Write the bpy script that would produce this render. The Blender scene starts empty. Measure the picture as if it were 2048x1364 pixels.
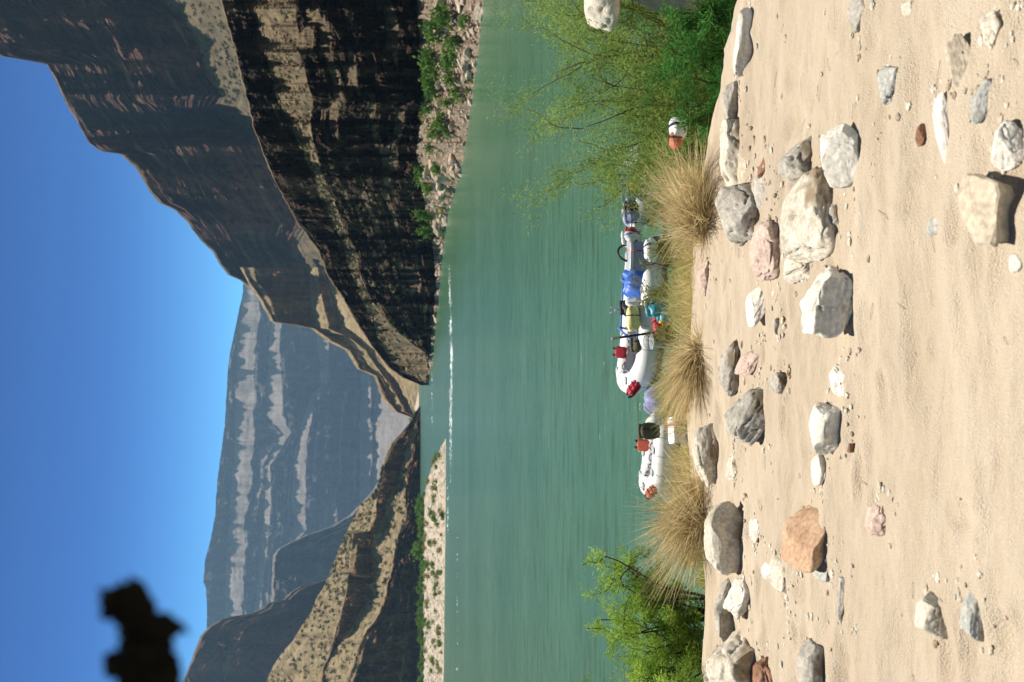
import bpy, math, random, zlib
import numpy as np

sc = bpy.context.scene
COL = sc.collection
R = math.radians

# ------------------------------------------------------------------ camera, sky, sun, exposure
F = 1820.0                      # focal length in pixels of a 2048 wide picture
PITCH = R(6.55)
CAMZ = 5.0
cam_d = bpy.data.cameras.new('camera')
cam = bpy.data.objects.new('camera', cam_d)
COL.objects.link(cam)
cam_d.sensor_width = 36.0
cam_d.lens = 36.0 * F / 2048.0
cam_d.clip_start = 0.05
cam_d.clip_end = 20000
cam_d.dof.use_dof = True
cam_d.dof.focus_distance = 7.0
cam_d.dof.aperture_fstop = 3.6
from mathutils import Matrix, Vector
cp, sp = math.cos(PITCH), math.sin(PITCH)
# the camera is held on its side: picture x runs down, picture y (up) runs to the right
cam.matrix_world = Matrix(((0, 1, 0, 0), (-sp, 0, -cp, 0), (-cp, 0, sp, CAMZ), (0, 0, 0, 1)))
sc.camera = cam

SUN_EL, SUN_AZ = R(68), R(-14)          # azimuth from straight ahead, negative to the left
world = bpy.data.worlds.new('World')
sc.world = world
world.use_nodes = True
wn = world.node_tree
wn.nodes.clear()
sky = wn.nodes.new('ShaderNodeTexSky')
sky.sky_type = 'NISHITA'
sky.sun_disc = False
sky.sun_elevation = SUN_EL
sky.sun_rotation = SUN_AZ
sky.altitude = 1500
sky.air_density = 1.0
sky.dust_density = 0.1
sky.ozone_density = 3.0
# film response of the sky: deeper and more saturated
k1 = wn.nodes.new('ShaderNodeMix'); k1.data_type = 'RGBA'; k1.blend_type = 'MULTIPLY'; k1.inputs[0].default_value = 1
k1.inputs[7].default_value = (.12, .12, .12, 1)
hs = wn.nodes.new('ShaderNodeGamma'); hs.inputs['Gamma'].default_value = 2.3
k2 = wn.nodes.new('ShaderNodeMix'); k2.data_type = 'RGBA'; k2.blend_type = 'MULTIPLY'; k2.inputs[0].default_value = 1
k2.inputs[7].default_value = (8.5, 14.5, 13.5, 1)
bg = wn.nodes.new('ShaderNodeBackground')
bg.inputs['Strength'].default_value = 0.06
wo = wn.nodes.new('ShaderNodeOutputWorld')
wn.links.new(sky.outputs[0], k1.inputs[6])
wn.links.new(k1.outputs[2], hs.inputs['Color'])
wn.links.new(hs.outputs[0], k2.inputs[6])
tcw = wn.nodes.new('ShaderNodeTexCoord'); sx = wn.nodes.new('ShaderNodeSeparateXYZ')
wn.links.new(tcw.outputs['Generated'], sx.inputs[0])
rw = wn.nodes.new('ShaderNodeValToRGB'); rw.color_ramp.interpolation = 'EASE'
er = rw.color_ramp.elements
er.new(.22)
for el, (p_, c_) in zip(er, [(0.06, (4.2, 3.0, 1.85)), (.33, (.42, .95, 1.05)), (.60, (.12, .36, .62))]):
    el.position = p_; el.color = (*c_, 1)
wn.links.new(sx.outputs['Z'], rw.inputs['Fac'])
k3 = wn.nodes.new('ShaderNodeMix'); k3.data_type = 'RGBA'; k3.blend_type = 'MULTIPLY'; k3.inputs[0].default_value = 1
wn.links.new(k2.outputs[2], k3.inputs[6]); wn.links.new(rw.outputs[0], k3.inputs[7])
wn.links.new(k3.outputs[2], bg.inputs['Color'])
wn.links.new(bg.outputs[0], wo.inputs['Surface'])

sun_d = bpy.data.lights.new('sun', 'SUN')
sun_d.energy = 5.0
sun_d.angle = R(0.5)
sun_d.color = (1.0, 0.95, 0.86)
sun = bpy.data.objects.new('sun', sun_d)
COL.objects.link(sun)
sdir = Vector((math.sin(SUN_AZ) * math.cos(SUN_EL), math.cos(SUN_AZ) * math.cos(SUN_EL), math.sin(SUN_EL)))
sun.rotation_euler = sdir.to_track_quat('Z', 'Y').to_euler()

sc.view_settings.view_transform = 'Standard'
sc.view_settings.look = 'None'
sc.view_settings.gamma = 1.0
sc.view_settings.use_curve_mapping = False
sc.view_settings.exposure = 0.68
sc.render.engine = 'CYCLES'
sc.cycles.max_bounces = 5
sc.cycles.diffuse_bounces = 2
sc.cycles.glossy_bounces = 2
sc.cycles.transmission_bounces = 3
sc.cycles.volume_bounces = 0
sc.cycles.transparent_max_bounces = 6
sc.cycles.use_denoising = True

rng = np.random.default_rng(11)
random.seed(11)

# ------------------------------------------------------------------ helpers
def ray(X, Y):
    """direction through photo pixel (X, Y); photo is on its side"""
    X = np.asarray(X, float); Y = np.asarray(Y, float)
    a, b = 682.0 - Y, X - 1024.0
    return np.stack(np.broadcast_arrays(a, cp * F - sp * b, -sp * F - cp * b), -1)

def at_z(X, Y, z):
    d = ray(X, Y)
    k = (z - CAMZ) / d[2]
    return np.array([0, 0, CAMZ]) + d * k

def at_y(X, Y, y):
    d = ray(X, Y)
    return np.array([0, 0, CAMZ]) + d * (y / d[1])

_T = rng.random(4096)
_P = rng.permutation(4096)
def _h(i, j, k, seed):
    a = _P[(i + seed * 131) & 4095]
    b = _P[(a + j) & 4095]
    return _T[_P[(b + k) & 4095]]

def vn3(x, y, z, seed=0):
    x, y, z = np.broadcast_arrays(np.asarray(x, float), np.asarray(y, float), np.asarray(z, float))
    i, j, k = np.floor(x).astype(int), np.floor(y).astype(int), np.floor(z).astype(int)
    fx, fy, fz = x - i, y - j, z - k
    fx, fy, fz = fx * fx * (3 - 2 * fx), fy * fy * (3 - 2 * fy), fz * fz * (3 - 2 * fz)
    def L(a, b, t): return a + (b - a) * t
    return L(L(L(_h(i, j, k, seed), _h(i + 1, j, k, seed), fx), L(_h(i, j + 1, k, seed), _h(i + 1, j + 1, k, seed), fx), fy),
             L(L(_h(i, j, k + 1, seed), _h(i + 1, j, k + 1, seed), fx), L(_h(i, j + 1, k + 1, seed), _h(i + 1, j + 1, k + 1, seed), fx), fy), fz)

def vn2(x, y, seed=0):
    x, y = np.broadcast_arrays(np.asarray(x, float), np.asarray(y, float))
    i, j = np.floor(x).astype(int), np.floor(y).astype(int)
    fx, fy = x - i, y - j
    fx, fy = fx * fx * (3 - 2 * fx), fy * fy * (3 - 2 * fy)
    a, b = _h(i, j, 0, seed), _h(i + 1, j, 0, seed)
    c, d = _h(i, j + 1, 0, seed), _h(i + 1, j + 1, 0, seed)
    return (a + (b - a) * fx) * (1 - fy) + (c + (d - c) * fx) * fy

def fbm2(x, y, seed=0, oct=4):
    s, a, t = 0, 0.5, 0
    for o in range(oct):
        s = s + a * vn2(x * 2 ** o + 17 * o, y * 2 ** o + 5 * o, seed + o); t += a; a *= 0.5
    return s / t

def mk(name, V, faces, mat=None, parent=None, smooth=True, attr=None):
    """one mesh object from numpy arrays; faces: list of (M,k) int arrays"""
    V = np.asarray(V, np.float32).reshape(-1, 3)
    if not isinstance(faces, list): faces = [faces]
    me = bpy.data.meshes.new(name)
    me.vertices.add(len(V)); me.vertices.foreach_set('co', V.ravel())
    loops = np.concatenate([np.asarray(f).ravel() for f in faces]).astype(np.int32)
    sizes = np.concatenate([np.full(len(f), np.asarray(f).shape[1]) for f in faces]).astype(np.int32)
    starts = np.concatenate([[0], np.cumsum(sizes)[:-1]]).astype(np.int32)
    me.loops.add(len(loops)); me.loops.foreach_set('vertex_index', loops)
    me.polygons.add(len(sizes)); me.polygons.foreach_set('loop_start', starts)
    me.update(calc_edges=True)
    me.polygons.foreach_set('use_smooth', np.full(len(sizes), smooth))
    if attr:
        for k, v in attr.items():
            at = me.attributes.new(k, 'FLOAT', 'POINT'); at.data.foreach_set('value', np.asarray(v, np.float32).ravel())
    if mat: me.materials.append(mat)
    o = bpy.data.objects.new(name, me)
    COL.objects.link(o)
    if parent: o.parent = parent
    return o

def tag(o, label=None, cat=None, group=None, kind=None):
    if label: o['label'] = label
    if cat: o['category'] = cat
    if group: o['group'] = group
    if kind or cat: o['kind'] = kind or 'thing'
    return o

def empty(name, loc, rz=0.0, rot=None):
    o = bpy.data.objects.new(name, None)
    o.empty_display_size = 0.1
    o.location = loc
    o.rotation_euler = rot if rot else (0, 0, rz)
    COL.objects.link(o)
    return o

def grid_faces(n, m, wrap=False):
    i = np.arange(n - 1)[:, None]
    j = np.arange(m if wrap else m - 1)[None, :]
    jn = (j + 1) % m
    return np.stack([i * m + j, (i + 1) * m + j, (i + 1) * m + jn, i * m + jn], -1).reshape(-1, 4)

class Acc:
    """collects pieces of one mesh"""
    def __init__(s): s.V = []; s.F = []; s.n = 0
    def add(s, V, F):
        V = np.asarray(V, float).reshape(-1, 3)
        for f in (F if isinstance(F, list) else [F]): s.F.append(np.asarray(f) + s.n)
        s.V.append(V); s.n += len(V)
    def build(s, name, mat, parent=None, smooth=True):
        return mk(name, np.concatenate(s.V), s.F, mat, parent, smooth)

def tube(path, rad, sides=8, closed=False, cap=True):
    P = np.asarray(path, float); n = len(P)
    rad = np.broadcast_to(np.asarray(rad, float), (n,))
    if closed: T = np.roll(P, -1, 0) - np.roll(P, 1, 0)
    else: T = np.gradient(P, axis=0)
    T /= np.linalg.norm(T, axis=1)[:, None] + 1e-9
    up = np.array([0, 0, 1.0])
    if abs(T[:, 2]).mean() > 0.8: up = np.array([1.0, 0, 0])
    A = np.cross(T, up); A /= np.linalg.norm(A, axis=1)[:, None] + 1e-9
    B = np.cross(A, T)
    th = np.linspace(0, 2 * np.pi, sides, endpoint=False)
    V = P[:, None] + rad[:, None, None] * (A[:, None] * np.cos(th)[None, :, None] + B[:, None] * np.sin(th)[None, :, None])
    V = V.reshape(-1, 3)
    F_ = [grid_faces(n, sides, True)]
    if closed:
        j = np.arange(sides); jn = (j + 1) % sides
        F_.append(np.stack([(n - 1) * sides + j, j, jn, (n - 1) * sides + jn], -1))
    elif cap:
        F_.append(np.arange(sides)[None, :]); F_.append(((n - 1) * sides + np.arange(sides))[None, ::-1])
    return V, F_

def rbox(sx, sy, sz, p=4.0, n=10, noise=0.0, seed=0):
    """rounded box (superellipsoid), full sizes, centred"""
    V, F_ = ico(3)
    a = np.abs(V)
    k = (a ** p).sum(1) ** (-1 / p)
    V = V * k[:, None]
    if noise:
        V = V * (1 + noise * (vn3(V[:, 0] * 2.3 + seed, V[:, 1] * 2.3, V[:, 2] * 2.3, seed) - .5))[:, None]
    return V * np.array([sx, sy, sz]) / 2, F_

_ico = {}
def ico(sub):
    if sub in _ico: return _ico[sub][0].copy(), _ico[sub][1]
    t = (1 + 5 ** .5) / 2
    V = [(-1, t, 0), (1, t, 0), (-1, -t, 0), (1, -t, 0), (0, -1, t), (0, 1, t), (0, -1, -t), (0, 1, -t), (t, 0, -1), (t, 0, 1), (-t, 0, -1), (-t, 0, 1)]
    Fc = [(0, 11, 5), (0, 5, 1), (0, 1, 7), (0, 7, 10), (0, 10, 11), (1, 5, 9), (5, 11, 4), (11, 10, 2), (10, 7, 6), (7, 1, 8),
          (3, 9, 4), (3, 4, 2), (3, 2, 6), (3, 6, 8), (3, 8, 9), (4, 9, 5), (2, 4, 11), (6, 2, 10), (8, 6, 7), (9, 8, 1)]
    V = [np.array(v) / np.linalg.norm(v) for v in V]
    for _ in range(sub):
        mid = {}; N = []
        def m(a, b):
            k = (min(a, b), max(a, b))
            if k not in mid:
                p = V[a] + V[b]; V.append(p / np.linalg.norm(p)); mid[k] = len(V) - 1
            return mid[k]
        for a, b, c in Fc:
            x, y, z = m(a, b), m(b, c), m(c, a)
            N += [(a, x, z), (b, y, x), (c, z, y), (x, y, z)]
        Fc = N
    _ico[sub] = (np.array(V), np.array(Fc))
    return _ico[sub][0].copy(), _ico[sub][1]

def rotm(rx=0, ry=0, rz=0):
    return np.array(Matrix.Rotation(rz, 3, 'Z') @ Matrix.Rotation(ry, 3, 'Y') @ Matrix.Rotation(rx, 3, 'X'))

# ------------------------------------------------------------------ materials
def new_mat(name):
    m = bpy.data.materials.new(name); m.use_nodes = True
    nt = m.node_tree; nt.nodes.clear()
    out = nt.nodes.new('ShaderNodeOutputMaterial')
    return m, nt, out

def N(nt, t, **kw):
    n = nt.nodes.new(t)
    for k, v in kw.items():
        if k in n.inputs: n.inputs[k].default_value = v
        else: setattr(n, k, v)
    return n

def noise(nt, scale, detail=6, rough=0.6, vec=None, sc3=None):
    tc = N(nt, 'ShaderNodeTexCoord')
    src = vec or tc.outputs['Object']
    if sc3:
        mp = N(nt, 'ShaderNodeMapping'); mp.inputs['Scale'].default_value = sc3
        nt.links.new(src, mp.inputs['Vector']); src = mp.outputs[0]
    n = N(nt, 'ShaderNodeTexNoise'); n.inputs['Scale'].default_value = scale
    n.inputs['Detail'].default_value = detail; n.inputs['Roughness'].default_value = rough
    nt.links.new(src, n.inputs['Vector'])
    return n.outputs['Fac']

def ramp(nt, fac, stops):
    r = N(nt, 'ShaderNodeValToRGB')
    e = r.color_ramp.elements
    while len(e) < len(stops): e.new(0.5)
    for el, (p, c) in zip(e, stops):
        el.position = p; el.color = (*c, 1)
    nt.links.new(fac, r.inputs['Fac'])
    return r.outputs['Color']

def mix(nt, fac, a, b, mode='MIX'):
    m = N(nt, 'ShaderNodeMix', data_type='RGBA', blend_type=mode)
    for sock, v in ((m.inputs[0], fac), (m.inputs[6], a), (m.inputs[7], b)):
        if isinstance(v, (float, int)): sock.default_value = v
        elif isinstance(v, tuple): sock.default_value = (*v, 1)
        else: nt.links.new(v, sock)
    return m.outputs[2]

def bump(nt, h, strength=0.5, dist=0.02):
    b = N(nt, 'ShaderNodeBump'); b.inputs['Strength'].default_value = strength; b.inputs['Distance'].default_value = dist
    nt.links.new(h, b.inputs['Height'])
    return b.outputs[0]

def surf(nt, out, color, rough=0.9, normal=None, spec=0.2):
    p = N(nt, 'ShaderNodeBsdfPrincipled')
    p.inputs['Roughness'].default_value = rough
    p.inputs['Specular IOR Level'].default_value = spec
    if isinstance(color, tuple): p.inputs['Base Color'].default_value = (*color, 1)
    else: nt.links.new(color, p.inputs['Base Color'])
    if normal: nt.links.new(normal, p.inputs['Normal'])
    nt.links.new(p.outputs[0], out.inputs['Surface'])
    return p

def mat_rock(name, a, b, scale=9.0, bd=0.01, spots=None):
    m, nt, out = new_mat(name)
    c = ramp(nt, noise(nt, scale), [(0.3, a), (0.68, b)])
    c = mix(nt, 0.35, c, ramp(nt, noise(nt, scale * 7, 3), [(0.35, (.25, .24, .22)), (0.65, (.9, .88, .84))]), 'OVERLAY')
    if spots:
        c = mix(nt, ramp(nt, noise(nt, scale * .45, 3), [(0.52, (0, 0, 0)), (0.62, (1, 1, 1))]), c, spots)
    nz = bump(nt, noise(nt, scale * 4, 8, 0.65), 0.6, bd)
    surf(nt, out, c, 0.92, nz, 0.15)
    return m

def mat_cliff(name, dark, dark2, talus, talus2, zs, xs, bd):
    """strata of rock; the attribute 'talus' marks loose debris lying on ledges and slopes"""
    m, nt, out = new_mat(name)
    st = noise(nt, 1.0, 5, 0.65, sc3=(xs * .25, xs * .25, zs))
    vs = noise(nt, 1.0, 5, 0.6, sc3=(xs * 2, xs * 2, zs * .12))
    c = ramp(nt, st, [(0.3, dark), (0.55, dark2), (0.72, tuple(x * 1.35 for x in dark2))])
    c = mix(nt, ramp(nt, vs, [(0.42, (0, 0, 0)), (0.7, (.75, .75, .75))]), c, tuple(x * .45 for x in dark))
    t = ramp(nt, noise(nt, xs * 3, 6, 0.7), [(0.32, talus2), (0.6, talus)])
    at = N(nt, 'ShaderNodeAttribute', attribute_name='talus')
    c = mix(nt, at.outputs['Fac'], c, t)
    nz = bump(nt, noise(nt, xs * 6, 8, 0.7, sc3=(1, 1, 2.2)), 0.8, bd)
    surf(nt, out, c, 0.95, nz, 0.1)
    return m

def mat_leaf(name, a, b, scale=2.5, tr=0.45):
    m, nt, out = new_mat(name)
    c = ramp(nt, noise(nt, scale, 3), [(0.32, a), (0.66, b)])
    d = N(nt, 'ShaderNodeBsdfDiffuse'); t = N(nt, 'ShaderNodeBsdfTranslucent')
    nt.links.new(c, d.inputs['Color']); nt.links.new(c, t.inputs['Color'])
    mx = N(nt, 'ShaderNodeMixShader'); mx.inputs[0].default_value = tr
    nt.links.new(d.outputs[0], mx.inputs[1]); nt.links.new(t.outputs[0], mx.inputs[2])
    nt.links.new(mx.outputs[0], out.inputs['Surface'])
    return m

def mat_plain(name, col, rough=0.5, spec=0.4, var=0.12, scale=14):
    m, nt, out = new_mat(name)
    c = ramp(nt, noise(nt, scale, 4), [(0.3, tuple(x * (1 - var) for x in col)), (0.7, tuple(min(1, x * (1 + var)) for x in col))])
    surf(nt, out, c, rough, bump(nt, noise(nt, scale * 2, 4), 0.25, 0.01), spec)
    return m

# sand
m_sand, nt, out = new_mat('sand')
c = ramp(nt, noise(nt, 1.1, 6, sc3=(.6, 1.6, 1)), [(0.3, (.53, .43, .31)), (0.7, (.65, .545, .41))])
c = mix(nt, ramp(nt, noise(nt, 5, 5, .65, sc3=(.6, 1.5, 1)), [(0.45, (0, 0, 0)), (0.7, (.4, .4, .4))]), c, (.46, .36, .245))
c = mix(nt, ramp(nt, noise(nt, 260, 2), [(0.45, (0, 0, 0)), (0.75, (.45, .45, .45))]), c, (.30, .21, .13))
c = mix(nt, ramp(nt, noise(nt, 420, 2), [(0.62, (0, 0, 0)), (0.72, (.5, .5, .5))]), c, (.75, .68, .55))
h = N(nt, 'ShaderNodeMath', operation='ADD')
nt.links.new(noise(nt, 16, 8, 0.6, sc3=(.55, 1.5, 1)), h.inputs[0]); nt.links.new(noise(nt, 150, 3), h.inputs[1])
surf(nt, out, c, 0.95, bump(nt, h.outputs[0], 0.8, 0.02), 0.1)

# river
m_water, nt, out = new_mat('river_water')
w1 = noise(nt, 1.0, 5, 0.55, sc3=(.55, 1.9, 1))
w2 = noise(nt, 1.0, 4, 0.6, sc3=(2.2, 7.0, 1))
h = N(nt, 'ShaderNodeMath', operation='MULTIPLY_ADD'); h.inputs[1].default_value = 0.35
nt.links.new(w2, h.inputs[0]); nt.links.new(w1, h.inputs[2])
c = ramp(nt, noise(nt, 1.0, 5, sc3=(.03, .12, 1)), [(0.3, (.046, .118, .068)), (0.7, (.070, .156, .090))])
c = mix(nt, ramp(nt, noise(nt, 1.0, 4, 0.6, sc3=(.5, 2.4, 1)), [(0.48, (0, 0, 0)), (0.7, (.75, .75, .75))]), c, (.034, .074, .026))
p = surf(nt, out, c, 0.2, bump(nt, h.outputs[0], 1.0, 0.09), 0.4)
p.inputs['IOR'].default_value = 1.33

M = {}
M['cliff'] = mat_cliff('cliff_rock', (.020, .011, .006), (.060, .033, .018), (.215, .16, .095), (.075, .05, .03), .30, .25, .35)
M['wall'] = mat_cliff('canyon_wall_rock', (.060, .024, .018), (.130, .052, .037), (.165, .13, .075), (.085, .06, .04), .06, .03, 3.0)
M['mesa'] = mat_cliff('mesa_rock', (.045, .038, .040), (.115, .090, .082), (.28, .235, .20), (.20, .16, .135), .07, .02, 5.0)
M['ridge'] = mat_cliff('ridge_rock', (.060, .034, .019), (.22, .105, .050), (.33, .255, .14), (.15, .10, .055), .14, .10, .8)
M['bank'] = mat_cliff('bank_rubble', (.12, .085, .06), (.22, .16, .11), (.40, .31, .22), (.17, .12, .085), .8, .8, .3)
M['gravel'] = mat_cliff('gravel', (.34, .28, .22), (.42, .35, .27), (.52, .44, .34), (.26, .21, .15), .8, .5, .2)
M['white_rock'] = mat_rock('white_rock', (.55, .51, .43), (.76, .71, .62), 8)
M['pale_rock'] = mat_rock('pale_rock', (.42, .37, .29), (.66, .60, .50), 8, spots=(.30, .23, .15))
M['grey_rock'] = mat_rock('grey_rock', (.25, .23, .19), (.50, .46, .40), 9, spots=(.19, .15, .10))
M['blue_rock'] = mat_rock('blue_grey_rock', (.30, .30, .27), (.46, .45, .41), 10)
M['pink_rock'] = mat_rock('pink_rock', (.42, .30, .25), (.58, .45, .37), 8)
M['orange_rock'] = mat_rock('orange_rock', (.40, .24, .145), (.54, .36, .235), 7)
M['red_rock'] = mat_rock('red_rock', (.20, .10, .06), (.34, .19, .12), 9)
M['sand_rock'] = mat_rock('sand_rock', (.40, .335, .25), (.52, .44, .335), 6)
M['bank_rock'] = mat_rock('bank_rock', (.30, .22, .16), (.58, .47, .37), .8, .05)
M['rubble'] = mat_rock('rubble_rock', (.10, .07, .04), (.30, .23, .145), .5, .1)
M['leaf_bright'] = mat_leaf('bright_foliage', (.15, .27, .035), (.40, .56, .10), 2.5)
M['leaf_tam'] = mat_leaf('tamarisk_foliage', (.14, .22, .045), (.36, .46, .12), 1.2)
M['leaf_deep'] = mat_leaf('deep_green_foliage', (.035, .13, .03), (.11, .29, .06), 2.0)
M['leaf_far'] = mat_leaf('far_foliage', (.07, .15, .03), (.17, .29, .06), .6, .4)
M['leaf_olive'] = mat_leaf('olive_foliage', (.17, .18, .05), (.30, .30, .10), .6, .35)
M['scrub'] = mat_leaf('scrub_foliage', (.055, .055, .025), (.11, .10, .045), .3, .2)
M['straw'] = mat_leaf('dry_grass_blades', (.44, .33, .16), (.80, .66, .38), 4, .5)
M['straw_green'] = mat_leaf('olive_grass_blades', (.33, .33, .10), (.64, .58, .25), 4, .5)
M['bark'] = mat_plain('bark', (.055, .038, .026), .9, .1)
M['bark_red'] = mat_plain('reddish_bark', (.13, .07, .04), .9, .1)
M['backlit_leaf'] = mat_leaf('backlit_twig_leaf', (.006, .006, .005), (.012, .011, .008), 30, .05)  # near-black base colour stands in for the twig being backlit
M['raft'] = mat_plain('white_raft_rubber', (.80, .80, .77), .45, .4, .04, 5)
M['raft_grey'] = mat_plain('grey_raft_rubber', (.36, .37, .36), .6, .3)
M['slate'] = mat_plain('blue_grey_raft_rubber', (.33, .37, .44), .5, .4, .06, 5)
M['floor'] = mat_plain('raft_floor', (.10, .095, .09), .7, .2)
M['blue_metal'] = mat_plain('blue_frame_paint', (.10, .20, .52), .4, .5)
M['rope'] = mat_plain('dark_rope', (.07, .05, .05), .8, .1)
M['red'] = mat_plain('red_nylon', (.52, .035, .05), .6, .3)
M['coral'] = mat_plain('coral_nylon', (.58, .12, .07), .6, .3)
M['black'] = mat_plain('black_nylon', (.018, .018, .02), .6, .3)
M['blue'] = mat_plain('blue_tarp', (.045, .15, .55), .45, .4)
M['sheet'] = mat_plain('white_sheet', (.76, .77, .76), .6, .3)
M['yellow'] = mat_plain('pale_yellow_vinyl', (.75, .68, .30), .5, .4)
M['orange'] = mat_plain('orange_vinyl', (.80, .33, .02), .5, .4)
M['teal'] = mat_plain('teal_vinyl', (.04, .30, .38), .45, .4)
M['olive'] = mat_plain('olive_canvas', (.10, .10, .06), .8, .2)
M['violet'] = mat_plain('violet_fabric', (.26, .27, .46), .7, .2)
M['steel'] = mat_plain('steel', (.42, .43, .44), .3, .6)
M['wood'] = mat_plain('weathered_wood', (.40, .36, .31), .85, .1, .25, 30)
M['foam'] = mat_plain('white_foam', (.80, .84, .82), .7, .2)

# ------------------------------------------------------------------ far terrain: stepped walls
def curve(pts, Ys, jit=0.0, seed=0, wl=22.0):
    pts = sorted(pts)
    X = np.interp(Ys, [p[0] for p in pts], [p[1] for p in pts])
    if jit: X = X + jit * 2 * (fbm2(Ys / wl, np.zeros_like(Ys) + seed * 7.3, seed, 4) - .5)
    return X

def stepped(name, Ys, curves, layers, depth0, mat, seed=0, relief=0.01, joints=25.0, lw=8.0):
    """a slope of cliffs and ledges built upward from its foot.
    curves: heights in view at each column, foot first; layers: (rows, run per rise, ledge run, ledge share, talus 0/1)"""
    n = len(Ys)
    Xs = [curves[0]]
    for c in curves[1:]: Xs.append(np.minimum(c, Xs[-1] - 0.2))
    rows, kinds, W = [], [], []
    w0 = 0.0
    for (a, b, L) in zip(Xs[:-1], Xs[1:], layers):
        hgt = float(np.mean(a - b))
        for t in np.linspace(0, 1, L[0], endpoint=False):
            rows.append(a + (b - a) * t); kinds.append(L); W.append(w0 + t * hgt)
        w0 += hgt
    rows.append(Xs[-1]); kinds.append(layers[-1]); W.append(w0)
    W = np.array(W)[:, None] + 0 * Ys[None]
    V = np.stack(rows, 0)                     # rows x columns
    D = np.zeros_like(V); TAL = np.zeros_like(V)
    r = ray(V, Ys[None, :])
    T = r[..., 2] / r[..., 1]; S = r[..., 0] / r[..., 1]
    D[0] = depth0
    for k in range(1, len(V)):
        L = kinds[k - 1]
        nz = fbm2(Ys / 80.0 + 3, W[k] / lw, seed, 4)
        thr = 1 - L[3]
        led = np.clip((nz - (0.35 + thr * .35)) / 0.06, 0, 1)
        c = L[1] + (L[2] - L[1]) * led
        c = np.minimum(c, 0.93 / np.maximum(T[k], 1e-3))
        z0 = CAMZ + D[k - 1] * T[k - 1]
        D[k] = (D[k - 1] + (CAMZ - z0) * c) / (1 - c * T[k])
        TAL[k] = np.clip(L[4] + led * (.75 if L[4] < .5 else 0), 0, 1)
    TAL[0] = TAL[1]
    rr = np.clip(np.arange(len(V)) / 4.0, 0, 1)[:, None]
    amp = relief * (1.25 - .9 * TAL) * rr
    D = D * (1 + amp * ((fbm2(Ys[None] / joints, W / (joints * 3), seed + 5, 3) - .5) * 1.4
                        + (fbm2(Ys[None] / (joints * .28), W / (joints * .8), seed + 9, 3) - .5) * .8
                        + (fbm2(Ys[None] / (joints * 1.6), W / 6.5, seed + 12, 2) - .5) * .7
                        + (np.floor(5 * fbm2(Ys[None] / (joints * 1.1), W / (joints * .9), seed + 15, 3)) / 5 - .4) * 1.5 * (1 - .7 * TAL)))
    P = np.stack([S * D, D, CAMZ + T * D], -1)
    o = mk(name, P, grid_faces(len(V), n), mat, smooth=False, attr={'talus': TAL})
    tag(o, kind='structure')
    return o, P, V, D

def water_depth(X, Ys, z=-0.2):
    r = ray(X, Ys); return (z - CAMZ) / (r[..., 2] / r[..., 1])

CL = lambda rows, share=.25, run=1.4: (rows, .04, run, share, 0.0)
TA = lambda rows, run=1.7: (rows, run, run * 1.5, .4, 1.0)

# river sheet and the riverbed / valley ground under everything
def sheet(name, x0, x1, y0, y1, z, mat):
    o = mk(name, [(x0, y0, z), (x1, y0, z), (x1, y1, z), (x0, y1, z)], np.array([[0, 1, 2, 3]]), mat)
    return tag(o, kind='structure')
sheet('river', -1400, 1400, 9, 2300, 0.0, m_water)
sheet('riverbed', -1500, 1500, -100, 2480, -2.0, M['gravel'])

# distant mesa
Y = np.arange(430, 1720, 2.5)
top = curve([(430, 500), (575, 488), (640, 474), (700, 461), (740, 456), (800, 452), (850, 450), (910, 441), (960, 435), (1030, 430), (1080, 421), (1120, 410), (1165, 407), (1176, 412), (1240, 414), (1364, 410), (1720, 400)], Y, 1.2, 1, 12)
B4 = curve([(430, 500), (700, 474), (900, 471), (1100, 455), (1720, 440)], Y, 5, 2)
B4b = curve([(430, 532), (700, 512), (900, 508), (1100, 488), (1720, 470)], Y, 6, 3)
B3 = curve([(430, 546), (650, 543), (760, 535), (835, 536), (862, 566), (900, 548), (940, 530), (1010, 530), (1200, 512), (1720, 500)], Y, 4, 4)
B3b = curve([(430, 570), (700, 562), (830, 568), (865, 582), (895, 566), (930, 542), (1010, 543), (1200, 524), (1720, 510)], Y, 4, 5)
B2 = curve([(430, 632), (700, 637), (772, 644), (785, 625), (850, 603), (900, 590), (1000, 584), (1060, 590), (1090, 575), (1720, 570)], Y, 3, 6)
B2b = curve([(430, 655), (700, 660), (774, 656), (788, 629), (850, 622), (900, 614), (1000, 612), (1060, 612), (1090, 590), (1720, 584)], Y, 4, 7)
B1 = curve([(430, 725), (1720, 716)], Y, 5, 8)
B1b = curve([(430, 744), (1720, 738)], Y, 4, 9)
B0 = curve([(430, 754), (1720, 750)], Y, 4, 10)
foot = np.full_like(Y, 838.0)
stepped('mesa', Y, [foot, B0, B1b, B1, B2b, B2, B3b, B3, B4b, B4, top],
        [TA(24, 2.2), CL(5), TA(10, 1.5), CL(26, .12), TA(10, 1.4), CL(22, .16), TA(9, 1.4), CL(14, .3), TA(16, 1.2), CL(12, .25)],
        1800.0, M['mesa'], 21, .010, 17)
# shaded spur below the mesa
Y = np.arange(950, 1500, 2.5)
top = curve([(950, 765), (990, 738), (1005, 722), (1030, 700), (1052, 662), (1070, 612), (1085, 580), (1098, 556), (1112, 546), (1215, 541), (1500, 530)], Y, 2.5, 11, 14)
stepped('spur', Y, [np.full_like(Y, 830.0), np.minimum(top + 6, 829), top], [CL(60, .10), TA(3, 1.5)], 1350.0, M['mesa'], 31, .012, 26)
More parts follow.
